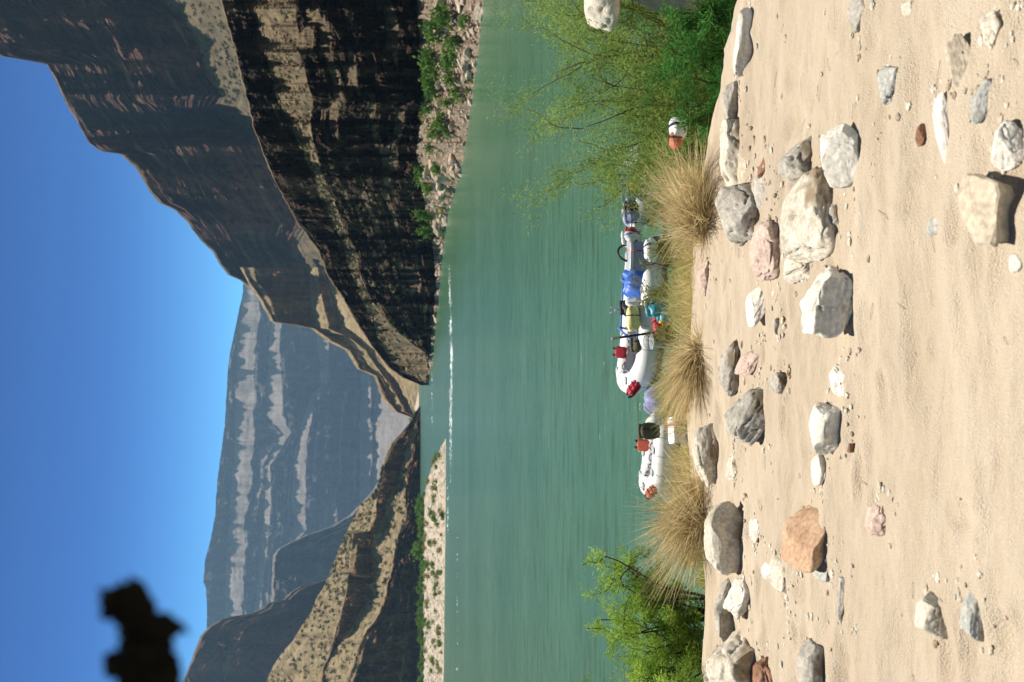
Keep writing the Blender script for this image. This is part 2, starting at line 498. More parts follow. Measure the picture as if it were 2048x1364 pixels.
# shaded bluff
Y = np.arange(1140, 1720, 2.5)
top = curve([(1140, 700), (1160, 650), (1172, 602), (1185, 580), (1200, 566), (1206, 536), (1218, 525), (1228, 500), (1232, 470), (1240, 440), (1255, 416), (1272, 400), (1310, 386), (1364, 366), (1720, 260)], Y, 2.0, 12, 14)
stepped('bluff', Y, [np.full_like(Y, 825.0), np.minimum(top + 5, 824), top], [CL(100, .13), TA(3, 1.5)], 880.0, M['wall'], 41, .012, 26)

# tall canyon wall on the outer bend
Y = np.arange(-320, 588, 2.2)
top = curve([(-320, -300), (0, -120), (60, -60), (112, 0), (122, 60), (128, 92), (160, 112), (205, 131), (240, 152), (285, 176), (303, 203), (308, 240), (335, 270), (385, 301), (405, 316), (420, 350), (440, 370), (460, 386), (480, 401), (505, 426), (530, 441), (550, 456), (560, 481), (573, 496), (588, 530)], Y, 2.0, 13, 14)
ledge = curve([(-320, 40), (0, 165), (70, 215), (120, 240), (180, 270), (200, 285), (260, 335), (300, 362), (400, 420), (520, 500), (588, 560)], Y, 9, 14, 50)
ledge2 = np.minimum(ledge - .4, ledge - 5 + 16 * (fbm2(Y / 40, Y * 0 + 3, 77, 3) - .45))
wb = curve([(-320, 250), (0, 322), (40, 366), (75, 388), (110, 404), (150, 412), (190, 442), (215, 425), (245, 452), (262, 492), (275, 470), (290, 526), (340, 560), (420, 600), (450, 612), (482, 586), (545, 616), (588, 660)], Y, 3, 15)
foot = curve([(-320, 350), (0, 462), (100, 492), (200, 516), (300, 548), (350, 570), (450, 626), (500, 662), (588, 720)], Y)
wallo, WP, _, _ = stepped('canyon_wall', Y, [foot, wb, ledge, ledge2, np.minimum(top + 4, ledge2 - 1), top],
        [TA(40, 2.0), CL(70, .15, 1.2), TA(4, 1.0), CL(80, .15, 1.2), TA(3, 2)], np.interp(Y, [-320, 0, 300, 588], [260, 300, 420, 560]), M['wall'], 51, .034, 50, 17.0)

# stepped buttress where the river bends away
Y = np.arange(535, 838, 1.6)
a0 = [(535, 480), (568, 497), (600, 519), (643, 541), (650, 582), (657, 622), (680, 650), (700, 690), (738, 714), (752, 748), (797, 764), (823, 788), (838, 831)]
a1 = [(535, 486), (568, 502), (600, 525), (643, 548), (650, 590), (657, 629), (680, 662), (700, 699), (738, 722), (752, 755), (797, 771), (823, 794), (838, 832)]
a2 = [(535, 618), (568, 622), (600, 622), (643, 625), (657, 634), (680, 690), (700, 713), (738, 742), (752, 762), (797, 783), (823, 801), (838, 833)]
a3 = [(535, 636), (568, 640), (600, 645), (657, 660), (680, 708), (700, 732), (738, 757), (797, 797), (823, 808), (838, 834)]
a4 = [(535, 655), (568, 660), (600, 668), (657, 692), (680, 726), (700, 748), (738, 772), (797, 807), (823, 816), (838, 835)]
foot = np.full_like(Y, 837.5)
stepped('buttress', Y, [foot] + [curve(c, Y, 1.6, 16 + i, 14) for i, c in enumerate((a4, a3, a2, a1, a0))],
        [TA(40, 2.2), CL(10, .2), TA(10, 1.6), CL(36, .15), TA(3, 2.0)], water_depth(foot, Y), M['ridge'], 61, .008, 20)

# ridge across the river with scrub covered slopes
Y = np.arange(812, 1720, 2.0)
foot = np.full_like(Y, 841.5)
k1 = curve([(812, 840), (850, 833), (900, 826), (950, 813), (1000, 812), (1040, 810), (1070, 800), (1100, 790), (1150, 781), (1200, 770), (1230, 758), (1260, 735), (1300, 716), (1364, 696), (1720, 560)], Y, 4, 25, 18)
k2 = curve([(812, 840), (850, 826), (870, 822), (900, 812), (950, 800), (1000, 786), (1040, 776), (1060, 772), (1100, 756), (1150, 746), (1200, 734), (1250, 706), (1290, 676), (1310, 664), (1364, 644), (1720, 500)], Y, 4, 26, 18)
k3 = curve([(812, 839), (850, 818), (870, 803), (900, 781), (930, 770), (960, 765), (985, 757), (1040, 749), (1062, 740), (1068, 707), (1110, 703), (1150, 698), (1200, 690), (1250, 676), (1290, 665), (1310, 658), (1364, 641), (1720, 497)], Y, 2, 27, 14)
k4 = curve([(812, 838.5), (835, 832), (850, 815), (870, 799), (890, 780), (930, 766), (960, 759), (985, 751), (1005, 724), (1045, 703), (1070, 690), (1105, 675), (1150, 658), (1175, 646), (1195, 634), (1225, 622), (1250, 605), (1280, 587), (1305, 565), (1330, 547), (1364, 532), (1720, 400)], Y, 1.5, 28, 12)
ridge, RP, RV, RD = stepped('ridge', Y, [foot, k1, k2, k3, k4], [CL(46, .14, 1.2), TA(16, 1.7), CL(24, .12, 1.0), TA(40, 1.7)], water_depth(foot, Y), M['ridge'], 71, .012, 16)

# boulder bank and dark ledged cliff across the water
WLP = [(-320, 1012), (0, 972), (100, 962), (200, 948), (300, 933), (350, 924), (400, 906), (450, 893), (500, 888), (550, 883), (600, 878), (650, 873), (700, 868), (735, 864), (772, 857)]
FTP = [(-320, 870), (0, 836), (100, 842), (200, 850), (300, 834), (350, 838), (400, 850), (450, 862), (500, 868), (550, 876), (600, 872.5), (650, 868.5), (700, 864), (735, 860), (772, 852)]
Y = np.arange(-320, 772, 1.8)
wl = curve(WLP, Y, 2.0, 33, 10)
ft = curve(FTP, Y, 1.0, 34, 14)
bank, BP, BV, BD = stepped('boulder_bank', Y, [wl, ft - 2], [(40, 2.6, 4.0, .4, .8)], water_depth(wl, Y, -.15), M['bank'], 81, .012, 9)
bd = BD[-1]
c1 = curve([(-320, 560), (0, 592), (100, 597), (200, 628), (250, 622), (300, 632), (350, 646), (450, 690), (500, 709), (550, 722), (600, 744), (650, 778), (690, 830), (705, 850), (735, 857), (772, 850)], Y, 4, 35, 20)
c2 = curve([(-320, 440), (0, 505), (100, 529), (200, 556), (250, 576), (300, 606), (350, 628), (450, 668), (500, 690), (550, 704), (600, 724), (650, 748), (700, 770), (735, 788), (772, 848)], Y, 3, 36, 20)
c3 = curve([(-320, 370), (0, 444), (100, 472), (200, 496), (250, 507), (300, 526), (350, 546), (400, 572), (450, 600), (500, 639), (550, 657), (600, 690), (650, 717), (700, 750), (735, 780), (755, 806), (772, 847)], Y, 2.5, 37, 16)
cliff, CP, CV, CD = stepped('cliff', Y, [ft, c1, c2, c3, c3 - 3.5 + 2.5 * fbm2(Y / 9, Y * 0, 99, 3)], [CL(130, .27, 2.0), TA(26, 2.0), CL(34, .10, 1.0), TA(3, 3.0)], bd + .2, M['cliff'], 91, .026, 16, 13.0)

# gravel bar
Y = np.arange(878, 1720, 2.5)
wl = curve([(878, 893.6), (1000, 893.5), (1200, 891), (1364, 889), (1720, 888)], Y, .5, 38, 12)
bk = curve([(878, 893), (890, 884), (930, 866), (960, 855), (1000, 848), (1100, 847), (1364, 847), (1720, 847)], Y, .6, 39)
bar, GP, GV, GD = stepped('gravel_bar', Y, [wl, wl - 3, np.minimum(bk, wl - 4)], [(5, 8, 8, .3, .6), (30, 90, 110, .4, 1.0)], water_depth(wl, Y, -.1), M['gravel'], 101, .0015, 8)
# low shrubby strip at the foot of the ridge
Y = np.arange(785, 1010, 2.0)
wl = curve([(785, 838), (1010, 840.5)], Y, .4, 40)
st = curve([(785, 836.5), (830, 826), (870, 826), (1010, 831)], Y, 1, 41)
strip, SP, SV, SD = stepped('shore_strip', Y, [wl, st], [(12, 14, 20, .4, .9)], water_depth(wl, Y, -.1), M['gravel'], 111, .002, 8)

# ------------------------------------------------------------------ sand beach and near bank
crest_px = [(-150, 1520), (0, 1500), (60, 1482), (120, 1474), (200, 1456), (300, 1440), (400, 1420), (480, 1404), (560, 1396), (650, 1400), (750, 1392), (850, 1392), (950, 1402), (1010, 1408), (1100, 1420), (1200, 1430), (1300, 1420), (1364, 1418), (1500, 1420)]
def flat_hit(X, Y, z0=3.45, s=-.10):
    d = ray(X, Y); k = (z0 - CAMZ) / (d[2] - s * d[1]); return np.array([0, 0, CAMZ]) + d * k
_c = np.array([flat_hit(b, a) for a, b in crest_px])
_c = _c[np.argsort(_c[:, 0])]
def crest_y(x): return np.interp(x, _c[:, 0], _c[:, 1])
# every stone on the beach: name, label, extent in view, rock, style, share of height, tilt, buried share, seed, pits
rocks = [
 ('boulder', 'large rounded pale boulder pitted with small holes on the sand rim', (1408, 1494, 1003, 1146), 'pale_rock', 'round', .78, .08, .15, 3, 26),
 ('boulder', 'long low pale boulder with brown hollows beside a dry grass clump', (1386, 1436, 848, 976), 'pale_rock', 'angular', .7, -.12, .2, 14, 6),
 ('boulder', 'grey pointed wedge boulder leaning on the sand with a dark flank', (1455, 1545, 758, 886), 'grey_rock', 'angular', .5, .5, .25, 5, 0),
 ('boulder', 'rounded whitish boulder with a dark undercut edge, alone on the open sand', (1612, 1690, 806, 910), 'white_rock', 'round', .55, .1, .1, 16, 4),
 ('boulder', 'big angular boulder, bright white on top with dark brown broken facets', (1598, 1716, 524, 682), 'white_rock', 'angular', .55, .25, .2, 37, 3),
 ('slab', 'pinkish brown thick flat slab resting on grey rock with a black gap under it', (1480, 1570, 442, 562), 'pink_rock', 'slab', .42, .05, .05, 8, 0),
 ('boulder', 'broad cracked grey white ledge boulder sloping down to the white stone', (1522, 1690, 340, 528), 'pale_rock', 'angular', .35, .2, .3, 19, 5),
 ('boulder', 'mottled grey boulder half sunk between the ledge boulder and the white stone', (1540, 1645, 280, 380), 'grey_rock', 'angular', .45, -.1, .3, 20, 4),
 ('boulder', 'smooth bright white boulder with a shadowed notch, brightest stone on the beach', (1622, 1741, 252, 379), 'white_rock', 'round', .55, -.25, .1, 11, 0),
 ('slab', 'grey triangular slab wedged behind the pinkish brown slab', (1416, 1540, 362, 490), 'grey_rock', 'slab', .45, -.35, .3, 12, 0),
 ('slab', 'pale flat slab forming the sand rim below the green tamarisk', (1424, 1508, 236, 386), 'pale_rock', 'slab', .5, -.2, .35, 13, 0),
 ('boulder', 'squat pale grey boulder on the rim under the dark green shrub', (1448, 1491, 163, 256), 'grey_rock', 'stone', .75, 0, .2, 14, 3),
 ('boulder', 'whitish rim boulder at the foot of the deep green thicket', (1470, 1512, 18, 152), 'white_rock', 'stone', .7, .05, .3, 15, 0),
 ('stone', 'small reddish brown stone with a dark hollow on the sand', (1514, 1551, 294, 362), 'red_rock', 'angular', .5, .3, .2, 16, 3),
 ('stone', 'grey wedge stone half sunk in open sand with a notch', (1754, 1812, 128, 208), 'blue_rock', 'angular', .35, .1, .4, 18, 0),
 ('stone', 'grey streaked stone cut by the picture edge on the sand', (1690, 1748, -30, 66), 'grey_rock', 'stone', .4, 0, .4, 19, 0),
 ('slab', 'long narrow white ridge of rock curving through the sand', (1868, 1902, 185, 345), 'white_rock', 'stone', .35, -.12, .35, 20, 0),
 ('slab', 'thin pale rock edge showing through the sand beyond the white ridge', (1895, 1945, 70, 185), 'sand_rock', 'stone', .3, -.3, .5, 42, 0),
 ('stone', 'blue grey oblong stone with a dark lower rim in the sand', (1938, 1986, 163, 248), 'blue_rock', 'stone', .35, 0, .4, 21, 0),
 ('stone', 'pale split stone with two lobes near the shadowed slab', (1980, 2045, 243, 342), 'white_rock', 'angular', .35, -.3, .35, 22, 0),
 ('stone', 'small dull pink stone lying flat beside the white ridge', (1832, 1850, 248, 292), 'red_rock', 'stone', .4, 0, .4, 23, 0),
 ('stone', 'orange brown kidney shaped stone, the only orange rock on the sand', (1560, 1664, 998, 1138), 'orange_rock', 'round', .42, .45, .2, 24, 0),
 ('stone', 'flat grey green stone touching the orange brown stone', (1626, 1666, 1106, 1162), 'blue_rock', 'slab', .25, .2, .4, 25, 0),
 ('stone', 'grey pink stone with a toothed dark edge on open sand', (1728, 1786, 998, 1072), 'pink_rock', 'angular', .35, .1, .35, 26, 0),
 ('stone', 'pale domed stone with a shadow at its crown', (1828, 1902, 1183, 1272), 'pale_rock', 'round', .4, .15, .35, 27, 0),
 ('stone', 'blue grey split stone beside the pale domed stone', (1920, 1972, 1168, 1277), 'blue_rock', 'angular', .3, .1, .45, 28, 0),
 ('stone', 'thin grey splinter of stone set upright in the sand', (1673, 1694, 1153, 1253), 'grey_rock', 'stone', .5, .05, .3, 29, 0),
 ('stone', 'smooth white loaf shaped stone next to the rounded whitish boulder', (1620, 1656, 908, 972), 'white_rock', 'round', .4, 0, .3, 30, 0),
 ('stone', 'white sliver of stone at the base of the pitted boulder', (1494, 1520, 1030, 1082), 'white_rock', 'stone', .35, .3, .4, 31, 0),
 ('slab', 'bright white tilted slab with a dark shaded flank below the green bush', (1456, 1508, 1153, 1234), 'white_rock', 'slab', .6, .6, .15, 32, 0),
 ('boulder', 'reddish grey layered boulder between the pitted boulder and the green bush', (1424, 1480, 1146, 1280), 'grey_rock', 'angular', .7, .2, .25, 33, 8),
 ('boulder', 'wide pale boulder under the green bush with a brown shadowed hollow', (1410, 1520, 1262, 1420), 'pale_rock', 'angular', .6, .1, .2, 64, 4),
 ('boulder', 'rounded grey boulder with a pale edge beside a deep black gap', (1592, 1662, 1282, 1400), 'grey_rock', 'round', .6, .1, .15, 35, 0),
 ('boulder', 'dark brown block standing in for the shade behind the rounded grey boulder', (1500, 1570, 1320, 1440), 'red_rock', 'angular', .6, 0, .15, 36, 0),  # dark block added for the shade of the boulders beside it
 ('stone', 'cluster of pale cracked rock flush with the sand near the orange stone', (1530, 1600, 1098, 1180), 'pale_rock', 'angular', .25, .3, .5, 37, 6),
 ('stone', 'little black shadowed stone standing in pale sand', (1546, 1566, 634, 669), 'grey_rock', 'stone', .7, 0, .1, 38, 0),
 ('slab', 'long grey slab lying along the sand by the tan grass clump', (1432, 1476, 678, 792), 'grey_rock', 'stone', .4, .1, .35, 39, 3),
 ('slab', 'pink flat slab lying in sand beside the long grey slab', (1474, 1512, 694, 753), 'pink_rock', 'slab', .2, .4, .4, 40, 0),
 ('stone', 'small cracked grey stone with crumbs around it', (1538, 1577, 744, 787), 'grey_rock', 'angular', .45, .2, .3, 41, 2),
 ('stone', 'chalk white crumbling stone on open sand', (1650, 1698, 727, 792), 'white_rock', 'angular', .25, .2, .45, 43, 3),
 ('stone', 'white ridged stone with a dark tip between the pink slab and grey boulder', (1482, 1536, 560, 656), 'white_rock', 'angular', .3, .45, .4, 44, 0),
 ('slab', 'pinkish white rim slab behind the olive grass', (1395, 1422, 524, 592), 'pink_rock', 'stone', .6, 0, .3, 45, 0),
 ('stone', 'pale stone streak flush with sand below the pitted boulder', (1520, 1560, 1110, 1160), 'white_rock', 'stone', .25, .4, .5, 46, 0),
 ('stone', 'dark pebble lying alone on open sand near the picture edge', (1917, 1934, 978, 1000), 'red_rock', 'stone', .5, 0, .2, 47, 0),
 ('stone', 'small purple pebble beyond the rounded whitish boulder', (1694, 1708, 886, 906), 'red_rock', 'stone', .5, 0, .2, 48, 0),
 ('slab', 'pale half buried slab bridging the ledge boulder and the angular white boulder', (1556, 1640, 468, 566), 'pale_rock', 'angular', .3, .2, .4, 81, 2),
 ('slab', 'low grey slab joining the grey triangular slab to the ledge boulder', (1496, 1562, 335, 425), 'grey_rock', 'slab', .3, -.25, .4, 82, 2),
 ('slab', 'low sandy slab behind the small reddish brown stone', (1462, 1520, 290, 385), 'sand_rock', 'stone', .3, -.2, .45, 83, 0),
 ('stone', 'grey corner stone with a dark notch at the low end of the ledge boulder', (1636, 1692, 398, 474), 'grey_rock', 'angular', .4, .3, .3, 84, 4),
 ('slab', 'thin grey layered slab leaning against the pinkish brown slab', (1466, 1512, 410, 470), 'blue_rock', 'slab', .35, -.3, .35, 85, 0),
 ('stone', 'wavy grey rock edge joining the ledge boulder and the angular white boulder', (1590, 1625, 500, 545), 'pale_rock', 'angular', .3, .2, .45, 71, 2),
 ('stone', 'flat bluish patch of rock just showing beside the shadowed slab', (1855, 1885, 430, 470), 'blue_rock', 'slab', .15, .2, .6, 72, 0),
 ('stone', 'pale flat stone flush with the sand above the pitted boulder', (1452, 1476, 900, 960), 'pale_rock', 'slab', .2, .2, .6, 73, 0),
 ('stone', 'thin grey stone sliver between the orange stone and the wide pale boulder', (1585, 1600, 1195, 1240), 'grey_rock', 'stone', .3, .1, .4, 74, 0),
 ('stone', 'pale bluish stone flush with the sand near the thin splinter', (1562, 1590, 1225, 1270), 'blue_rock', 'slab', .15, .1, .55, 75, 0),
 ('stone', 'white tip of buried rock near the photo edge past the split stone', (2020, 2046, 505, 545), 'white_rock', 'stone', .2, .1, .55, 76, 0),
 ('stone', 'pale lump of rock near the streaked stone at the picture edge', (1960, 2010, 20, 90), 'pale_rock', 'angular', .25, -.2, .5, 77, 2),
 ('stone', 'grey buried stone close to the picture edge above the blue grey oblong stone', (1800, 1835, -10, 40), 'pale_rock', 'angular', .2, -.2, .55, 78, 0),
]
mounds = []
for _nm, _l, (X0, X1, Y0, Y1), *_r in rocks:
    _p = flat_hit(X1 - .06 * (X1 - X0), (Y0 + Y1) / 2); _s = _p[1] / (F * cp)
    _w, _v = (Y1 - Y0) * _s, (X1 - X0) * _s
    if _w > .09 and 'long black shadow' not in _l: mounds.append((_p[0] + .03 * _w, _p[1] + .35 * _v, .62 * _w + .03, .75 * max(_v, .5 * _w) + .03, .08 * _v))
dents = [(rng.uniform(-3.2, 2.8), rng.uniform(1.9, 6.2), rng.uniform(.05, .14), rng.uniform(.04, .10), rng.uniform(.008, .028)) for _ in range(190)]
def ground(x, y, detail=True):
    x, y = np.broadcast_arrays(np.asarray(x, float), np.asarray(y, float))
    yc = crest_y(x)
    s = np.maximum(y - yc, 0)
    top = 3.45 - .10 * np.minimum(y, yc)
    drop = np.where(s < 1.4, .26 * s * s, .51 + .47 * (s - 1.4)) + .05 * s
    z = np.maximum(top - drop, -1.5)
    if detail:
        near = np.clip((yc + .6 - y) / .6, 0, 1)
        z = z + near * (.10 * (fbm2(x * .7, y * 1.1, 3, 3) - .5) + .055 * (fbm2(x * 2.0 + y * .4, y * 5.2, 7, 4) - .5)
                        + .026 * (fbm2(x * 7, y * 12, 15, 4) - .5))
        z = z + (1 - near) * .25 * (fbm2(x * 1.3, y * 1.3, 5, 4) - .5) * (z > -1.4)
        for mx, my, rx, ry, h in mounds:
            z = z + h * np.exp(-1.2 * (((x - mx) / rx) ** 2 + ((y - my) / ry) ** 2))
        for dx, dy, rx, ry, h in dents:
            q = ((x - dx) / rx) ** 2 + ((y - dy) / ry) ** 2
            z = z - h * np.exp(-q) + h * .45 * np.exp(-((q - 2.0) ** 2))
    return z

xs = np.concatenate([np.linspace(-60, -5, 24), np.arange(-4.9, -3.3, .08), np.arange(-3.3, 3.0, .022), np.arange(3.0, 4.6, .08), np.linspace(4.8, 60, 24)])
ys = np.concatenate([np.linspace(-60, 0, 16), np.arange(.3, 1.9, .12), np.arange(1.9, 7.4, .022), np.arange(7.4, 17, .12)])
gx, gy = np.meshgrid(xs, ys)
beach = mk('sand_beach', np.stack([gx, gy, ground(gx, gy)], -1), grid_faces(len(ys), len(xs))[:, ::-1], m_sand)
tag(beach, kind='structure')

def hit_ground(X, Y):
    d = ray(X, Y); d = d / d[1]
    t = np.linspace(1.6, 17, 1600)
    z = CAMZ + d[2] * t
    g = ground(d[0] * t, t, False)
    i = np.argmax(z <= g)
    if z[i] > g[i]: i = len(t) - 1
    return np.array([d[0] * t[i], t[i], float(ground(d[0] * t[i], t[i]))])

# ------------------------------------------------------------------ rocks on the beach
def rock_mesh(w, d, h, style, seed, sub=4):
    V, F_ = ico(sub)
    r = np.random.default_rng(seed)
    p = {'round': 2.4, 'angular': 3.2, 'slab': 4.5, 'stone': 2.8}[style]
    V = V * ((np.abs(V) ** p).sum(1) ** (-1 / p))[:, None]
    V = V + .42 * (np.stack([vn3(V[:, 0] * 1.1 + 9 * k + seed, V[:, 1] * 1.1, V[:, 2] * 1.1, seed % 50 + k) for k in range(3)], -1) - .5)
    ncut = {'round': 4, 'angular': 13, 'slab': 9, 'stone': 7}[style]
    for _ in range(ncut):
        nrm = r.normal(size=3); nrm[2] = abs(nrm[2]) * (1.4 if style == 'slab' else .8); nrm /= np.linalg.norm(nrm)
        off = r.uniform(.62, .86) * (V @ nrm).max()
        ex = np.maximum(V @ nrm - off, 0)
        V = V - (ex * .93)[:, None] * nrm
    nn = V / np.linalg.norm(V, axis=1)[:, None]
    rough = .05 * (vn3(V[:, 0] * 4, V[:, 1] * 4, V[:, 2] * 4, seed % 40) - .5) + .035 * (vn3(V[:, 0] * 9, V[:, 1] * 9, V[:, 2] * 12, seed % 31) - .5) + .02 * (vn3(V[:, 0] * 21, V[:, 1] * 21, V[:, 2] * 24, seed % 27) - .5)
    cr = vn3(V[:, 0] * 1.7 + seed, V[:, 1] * 1.7, V[:, 2] * 2.6, seed % 37) - .5
    rough = rough - (.07 if style in ('angular', 'slab') else .03) * np.exp(-(cr / .035) ** 2)
    V = V + nn * rough[:, None] * (1.5 if style != 'round' else 1.0)
    lo, hi = V.min(0), V.max(0)
    V = (V - (lo + hi) / 2) / (hi - lo)
    return V * np.array([w, d, h]), F_

def place_rock(name, label, box, mat, style='stone', f=.55, tilt=0.0, bury=.2, seed=1, pits=0, cat='rock', yaw=0.0):
    X0, X1, Y0, Y1 = box
    P = hit_ground(X1 - .06 * (X1 - X0), (Y0 + Y1) / 2)
    dv = ray(X1, (Y0 + Y1) / 2); de = math.atan2(-dv[2], dv[1])
    s = P[1] / (F * cp)
    f = f * .95; bury = bury + .03
    w = (Y1 - Y0) * s * 1.08
    H = (X1 - X0) * s * 1.12
    h = f * H / math.cos(de)
    d = min((1 - f) * H / math.sin(de), 2.0 * w)
    d = max(d, .5 * h, .3 * min(w, .5))
    V, F_ = rock_mesh(w, d, h / (1 - bury), style, seed)
    if pits:
        r = np.random.default_rng(seed + 5)
        for _ in range(pits):
            q = V[r.integers(len(V))]; rad = r.uniform(.02, .05) * w / .5
            k = np.exp(-((V - q) ** 2).sum(1) / (rad * rad * .5))
            V = V - V / (np.linalg.norm(V, axis=1)[:, None] + 1e-6) * (k * rad * .7)[:, None]
    V = V @ rotm(0, tilt, yaw).T
    V[:, 2] += h * .5 - h * bury * .5
    yy = P[1] + d * .45
    o = mk(name, V, F_, mat)
    o.location = (P[0] * yy / P[1], yy, float(ground(P[0] * yy / P[1], yy, False)))
    return tag(o, label, cat)

BR = 'boulder'
for i, (nm, lab, box, mt, st_, f, tl, bu, sd, pits) in enumerate(rocks):
    place_rock(nm, lab, box, M[mt], st_, f, tl, bu, sd, pits, 'boulder' if nm == 'boulder' else 'rock')

# thin undercut slab level with the sand on its upper side
outl = [(1914, 398), (1920, 362), (1932, 345), (1960, 350), (1990, 362), (1998, 388), (1992, 436), (1986, 494), (1950, 490), (1926, 444)]
zc = float(ground(*at_z(1955, 420, 3.15)[:2], False)) + .075
TP = np.array([at_z(X, Y_, zc) for X, Y_ in outl])
cen = TP.mean(0)
dens = []
for a, b in zip(TP, np.roll(TP, -1, 0)):
    for t in np.linspace(0, 1, 8, endpoint=False): dens.append(a + (b - a) * t)
dens = np.array(dens)
dens[:, :2] += (.012 * (vn2(dens[:, 0] * 25, dens[:, 1] * 25, 5) - .5))[:, None]
rings = []
for k_, dz in ((0, .012), (.35, .010), (.7, .006), (.93, .003), (1.0, -.004), (.99, -.016), (.90, -.022), (.82, -.09), (.80, -.20)):
    r_ = cen + (dens - cen) * k_; r_[:, 2] = zc + dz + .012 * (vn2(r_[:, 0] * 14, r_[:, 1] * 14, 9) - .5) * (k_ < .95)
    rings.append(r_)
V = np.array(rings).reshape(-1, 3)
o = mk('slab', V - cen, grid_faces(len(rings), len(dens), True)[:, ::-1], M['sand_rock'], smooth=False)
o.location = cen
tag(o, 'flat sand coloured slab with a long black shadow along its undercut edge', 'rock')

# loose pebbles nobody could count
acc = Acc()
for _ in range(170):
    x = rng.uniform(-3, 2.6); y = rng.uniform(2.1, float(crest_y(x)))
    s = rng.uniform(.003, .009) * (1 + y * .1)
    V, F_ = ico(1); V = V * (1 + .4 * (rng.random(len(V)) - .5))[:, None]
    V = V * np.array([s * rng.uniform(.8, 1.8), s * rng.uniform(.8, 1.6), s * .7])
    acc.add(V + np.array([x, y, float(ground(x, y)) + s * .2]), F_)
tag(acc.build('pebbles', M['pink_rock'], smooth=False), kind='stuff')
acc = Acc()
for mx, my, rx, ry, h in mounds:
    for _ in range(14):
        a = rng.uniform(0, 6.28); q = rng.uniform(.75, 1.35)
        x, y = mx + math.cos(a) * rx * q, my + math.sin(a) * ry * q
        s = rng.uniform(.003, .014) * (.6 + .1 * y)
        V, F_ = ico(1); V = V * (1 + .5 * (rng.random(len(V)) - .5))[:, None]
        acc.add(V * np.array([s * rng.uniform(.8, 1.7), s, s * .6]) + np.array([x, y, float(ground(x, y)) + s * .15]), F_)
tag(acc.build('grit', M['pale_rock'], smooth=False), kind='stuff')
acc = Acc()
for _ in range(110):                        # dry twigs and bits of stalk lying on the sand
    x = rng.uniform(-2.8, 2.4); y = rng.uniform(2.2, float(crest_y(x))); a = rng.uniform(0, 3.14); l = rng.uniform(.01, .05)
    dx, dy = math.cos(a) * l, math.sin(a) * l
    p0, p1 = (x - dx, y - dy), (x + dx, y + dy)
    acc.add(*tube([(*p0, float(ground(*p0)) + .003), (x, y, float(ground(x, y)) + .008), (*p1, float(ground(*p1)) + .003)], .0012, 4))
tag(acc.build('litter', M['wood']), kind='stuff')

# ------------------------------------------------------------------ plants
def leaf_quads(C, D, L, W):
    """thin leaves at C along D, length L, width W"""
    n = len(C)
    D = D / (np.linalg.norm(D, axis=1)[:, None] + 1e-9)
    S = np.cross(D, rng.normal(size=(n, 3))); S /= np.linalg.norm(S, axis=1)[:, None] + 1e-9
    L = np.broadcast_to(L, (n,))[:, None]; W = np.broadcast_to(W, (n,))[:, None]
    V = np.stack([C, C + D * L * .5 + S * W * .5, C + D * L, C + D * L * .5 - S * W * .5], 1).reshape(-1, 3)
    return V, np.arange(n * 4).reshape(-1, 4)

def wander(p, d, L, n, curl=.25, up=0.0):
    pts = [np.array(p, float)]; d = np.array(d, float); d /= np.linalg.norm(d)
    for _ in range(n):
        d = d + rng.normal(size=3) * curl + np.array([0, 0, up]); d /= np.linalg.norm(d)
        pts.append(pts[-1] + d * L / n)
    return np.array(pts), d

def shrub(name, label, base, height, spread, stems=7, leaves=9000, leaf=(.05, .006), mats=('bark', 'leaf_tam'), lean=(0, 0), group=None, cat='shrub', bare=0.25, curly=.25, rstem=.012, fluff=.5):
    global rng
    rng = np.random.default_rng(zlib.crc32(label.encode()))
    root = empty(name, base)
    A, B = Acc(), Acc()
    tips = []
    for s in range(stems):
        a = rng.uniform(0, 2 * np.pi); k = rng.uniform(.3, 1.0)
        d = np.array([math.cos(a) * spread * k + lean[0], math.sin(a) * spread * k * .8 + lean[1], height * rng.uniform(.8, 1.1)])
        L = np.linalg.norm(d) * rng.uniform(.75, 1.05)
        pts, dd = wander((rng.normal() * .05, rng.normal() * .05, -.05), d, L, 9, .13, .03)
        A.add(*tube(pts, np.linspace(rstem, rstem * .3, 10), 5))
        for b in range(7):
            i = rng.integers(int(10 * bare), 10)
            d2 = pts[min(i + 1, 9)] - pts[i - 1] if i > 0 else d
            d2 = d2 / np.linalg.norm(d2) + rng.normal(size=3) * .65 + np.array([0, 0, .2])
            p2, _ = wander(pts[i], d2, L * rng.uniform(.2, .45), 6, curly)
            A.add(*tube(p2, np.linspace(rstem * .4, rstem * .14, 7), 4, cap=False))
            for c in range(3):
                j = rng.integers(1, 7)
                p3, _ = wander(p2[j], rng.normal(size=3) + np.array([0, 0, .5]), L * rng.uniform(.08, .2), 5, curly * 1.3)
                tips.append(p3)
            tips.append(p2[1:])
    per = max(1, leaves // len(tips))
    for p in tips:
        t = rng.random(per) * (len(p) - 1); i = t.astype(int); f = (t - i)[:, None]
        C = p[i] * (1 - f) + p[np.minimum(i + 1, len(p) - 1)] * f
        D = p[np.minimum(i + 1, len(p) - 1)] - p[i]
        D = D / (np.linalg.norm(D, axis=1)[:, None] + 1e-9) + rng.normal(size=(per, 3)) * .7
        C = C + rng.normal(size=(per, 3)) * leaf[0] * fluff
        B.add(*leaf_quads(C, D, leaf[0] * rng.uniform(.6, 1.4, per), leaf[1] * rng.uniform(.7, 1.4, per)))
    A.build('branch', M[mats[0]], root)
    B.build('foliage', M[mats[1]], root, smooth=False)
    return tag(root, label, cat, group)

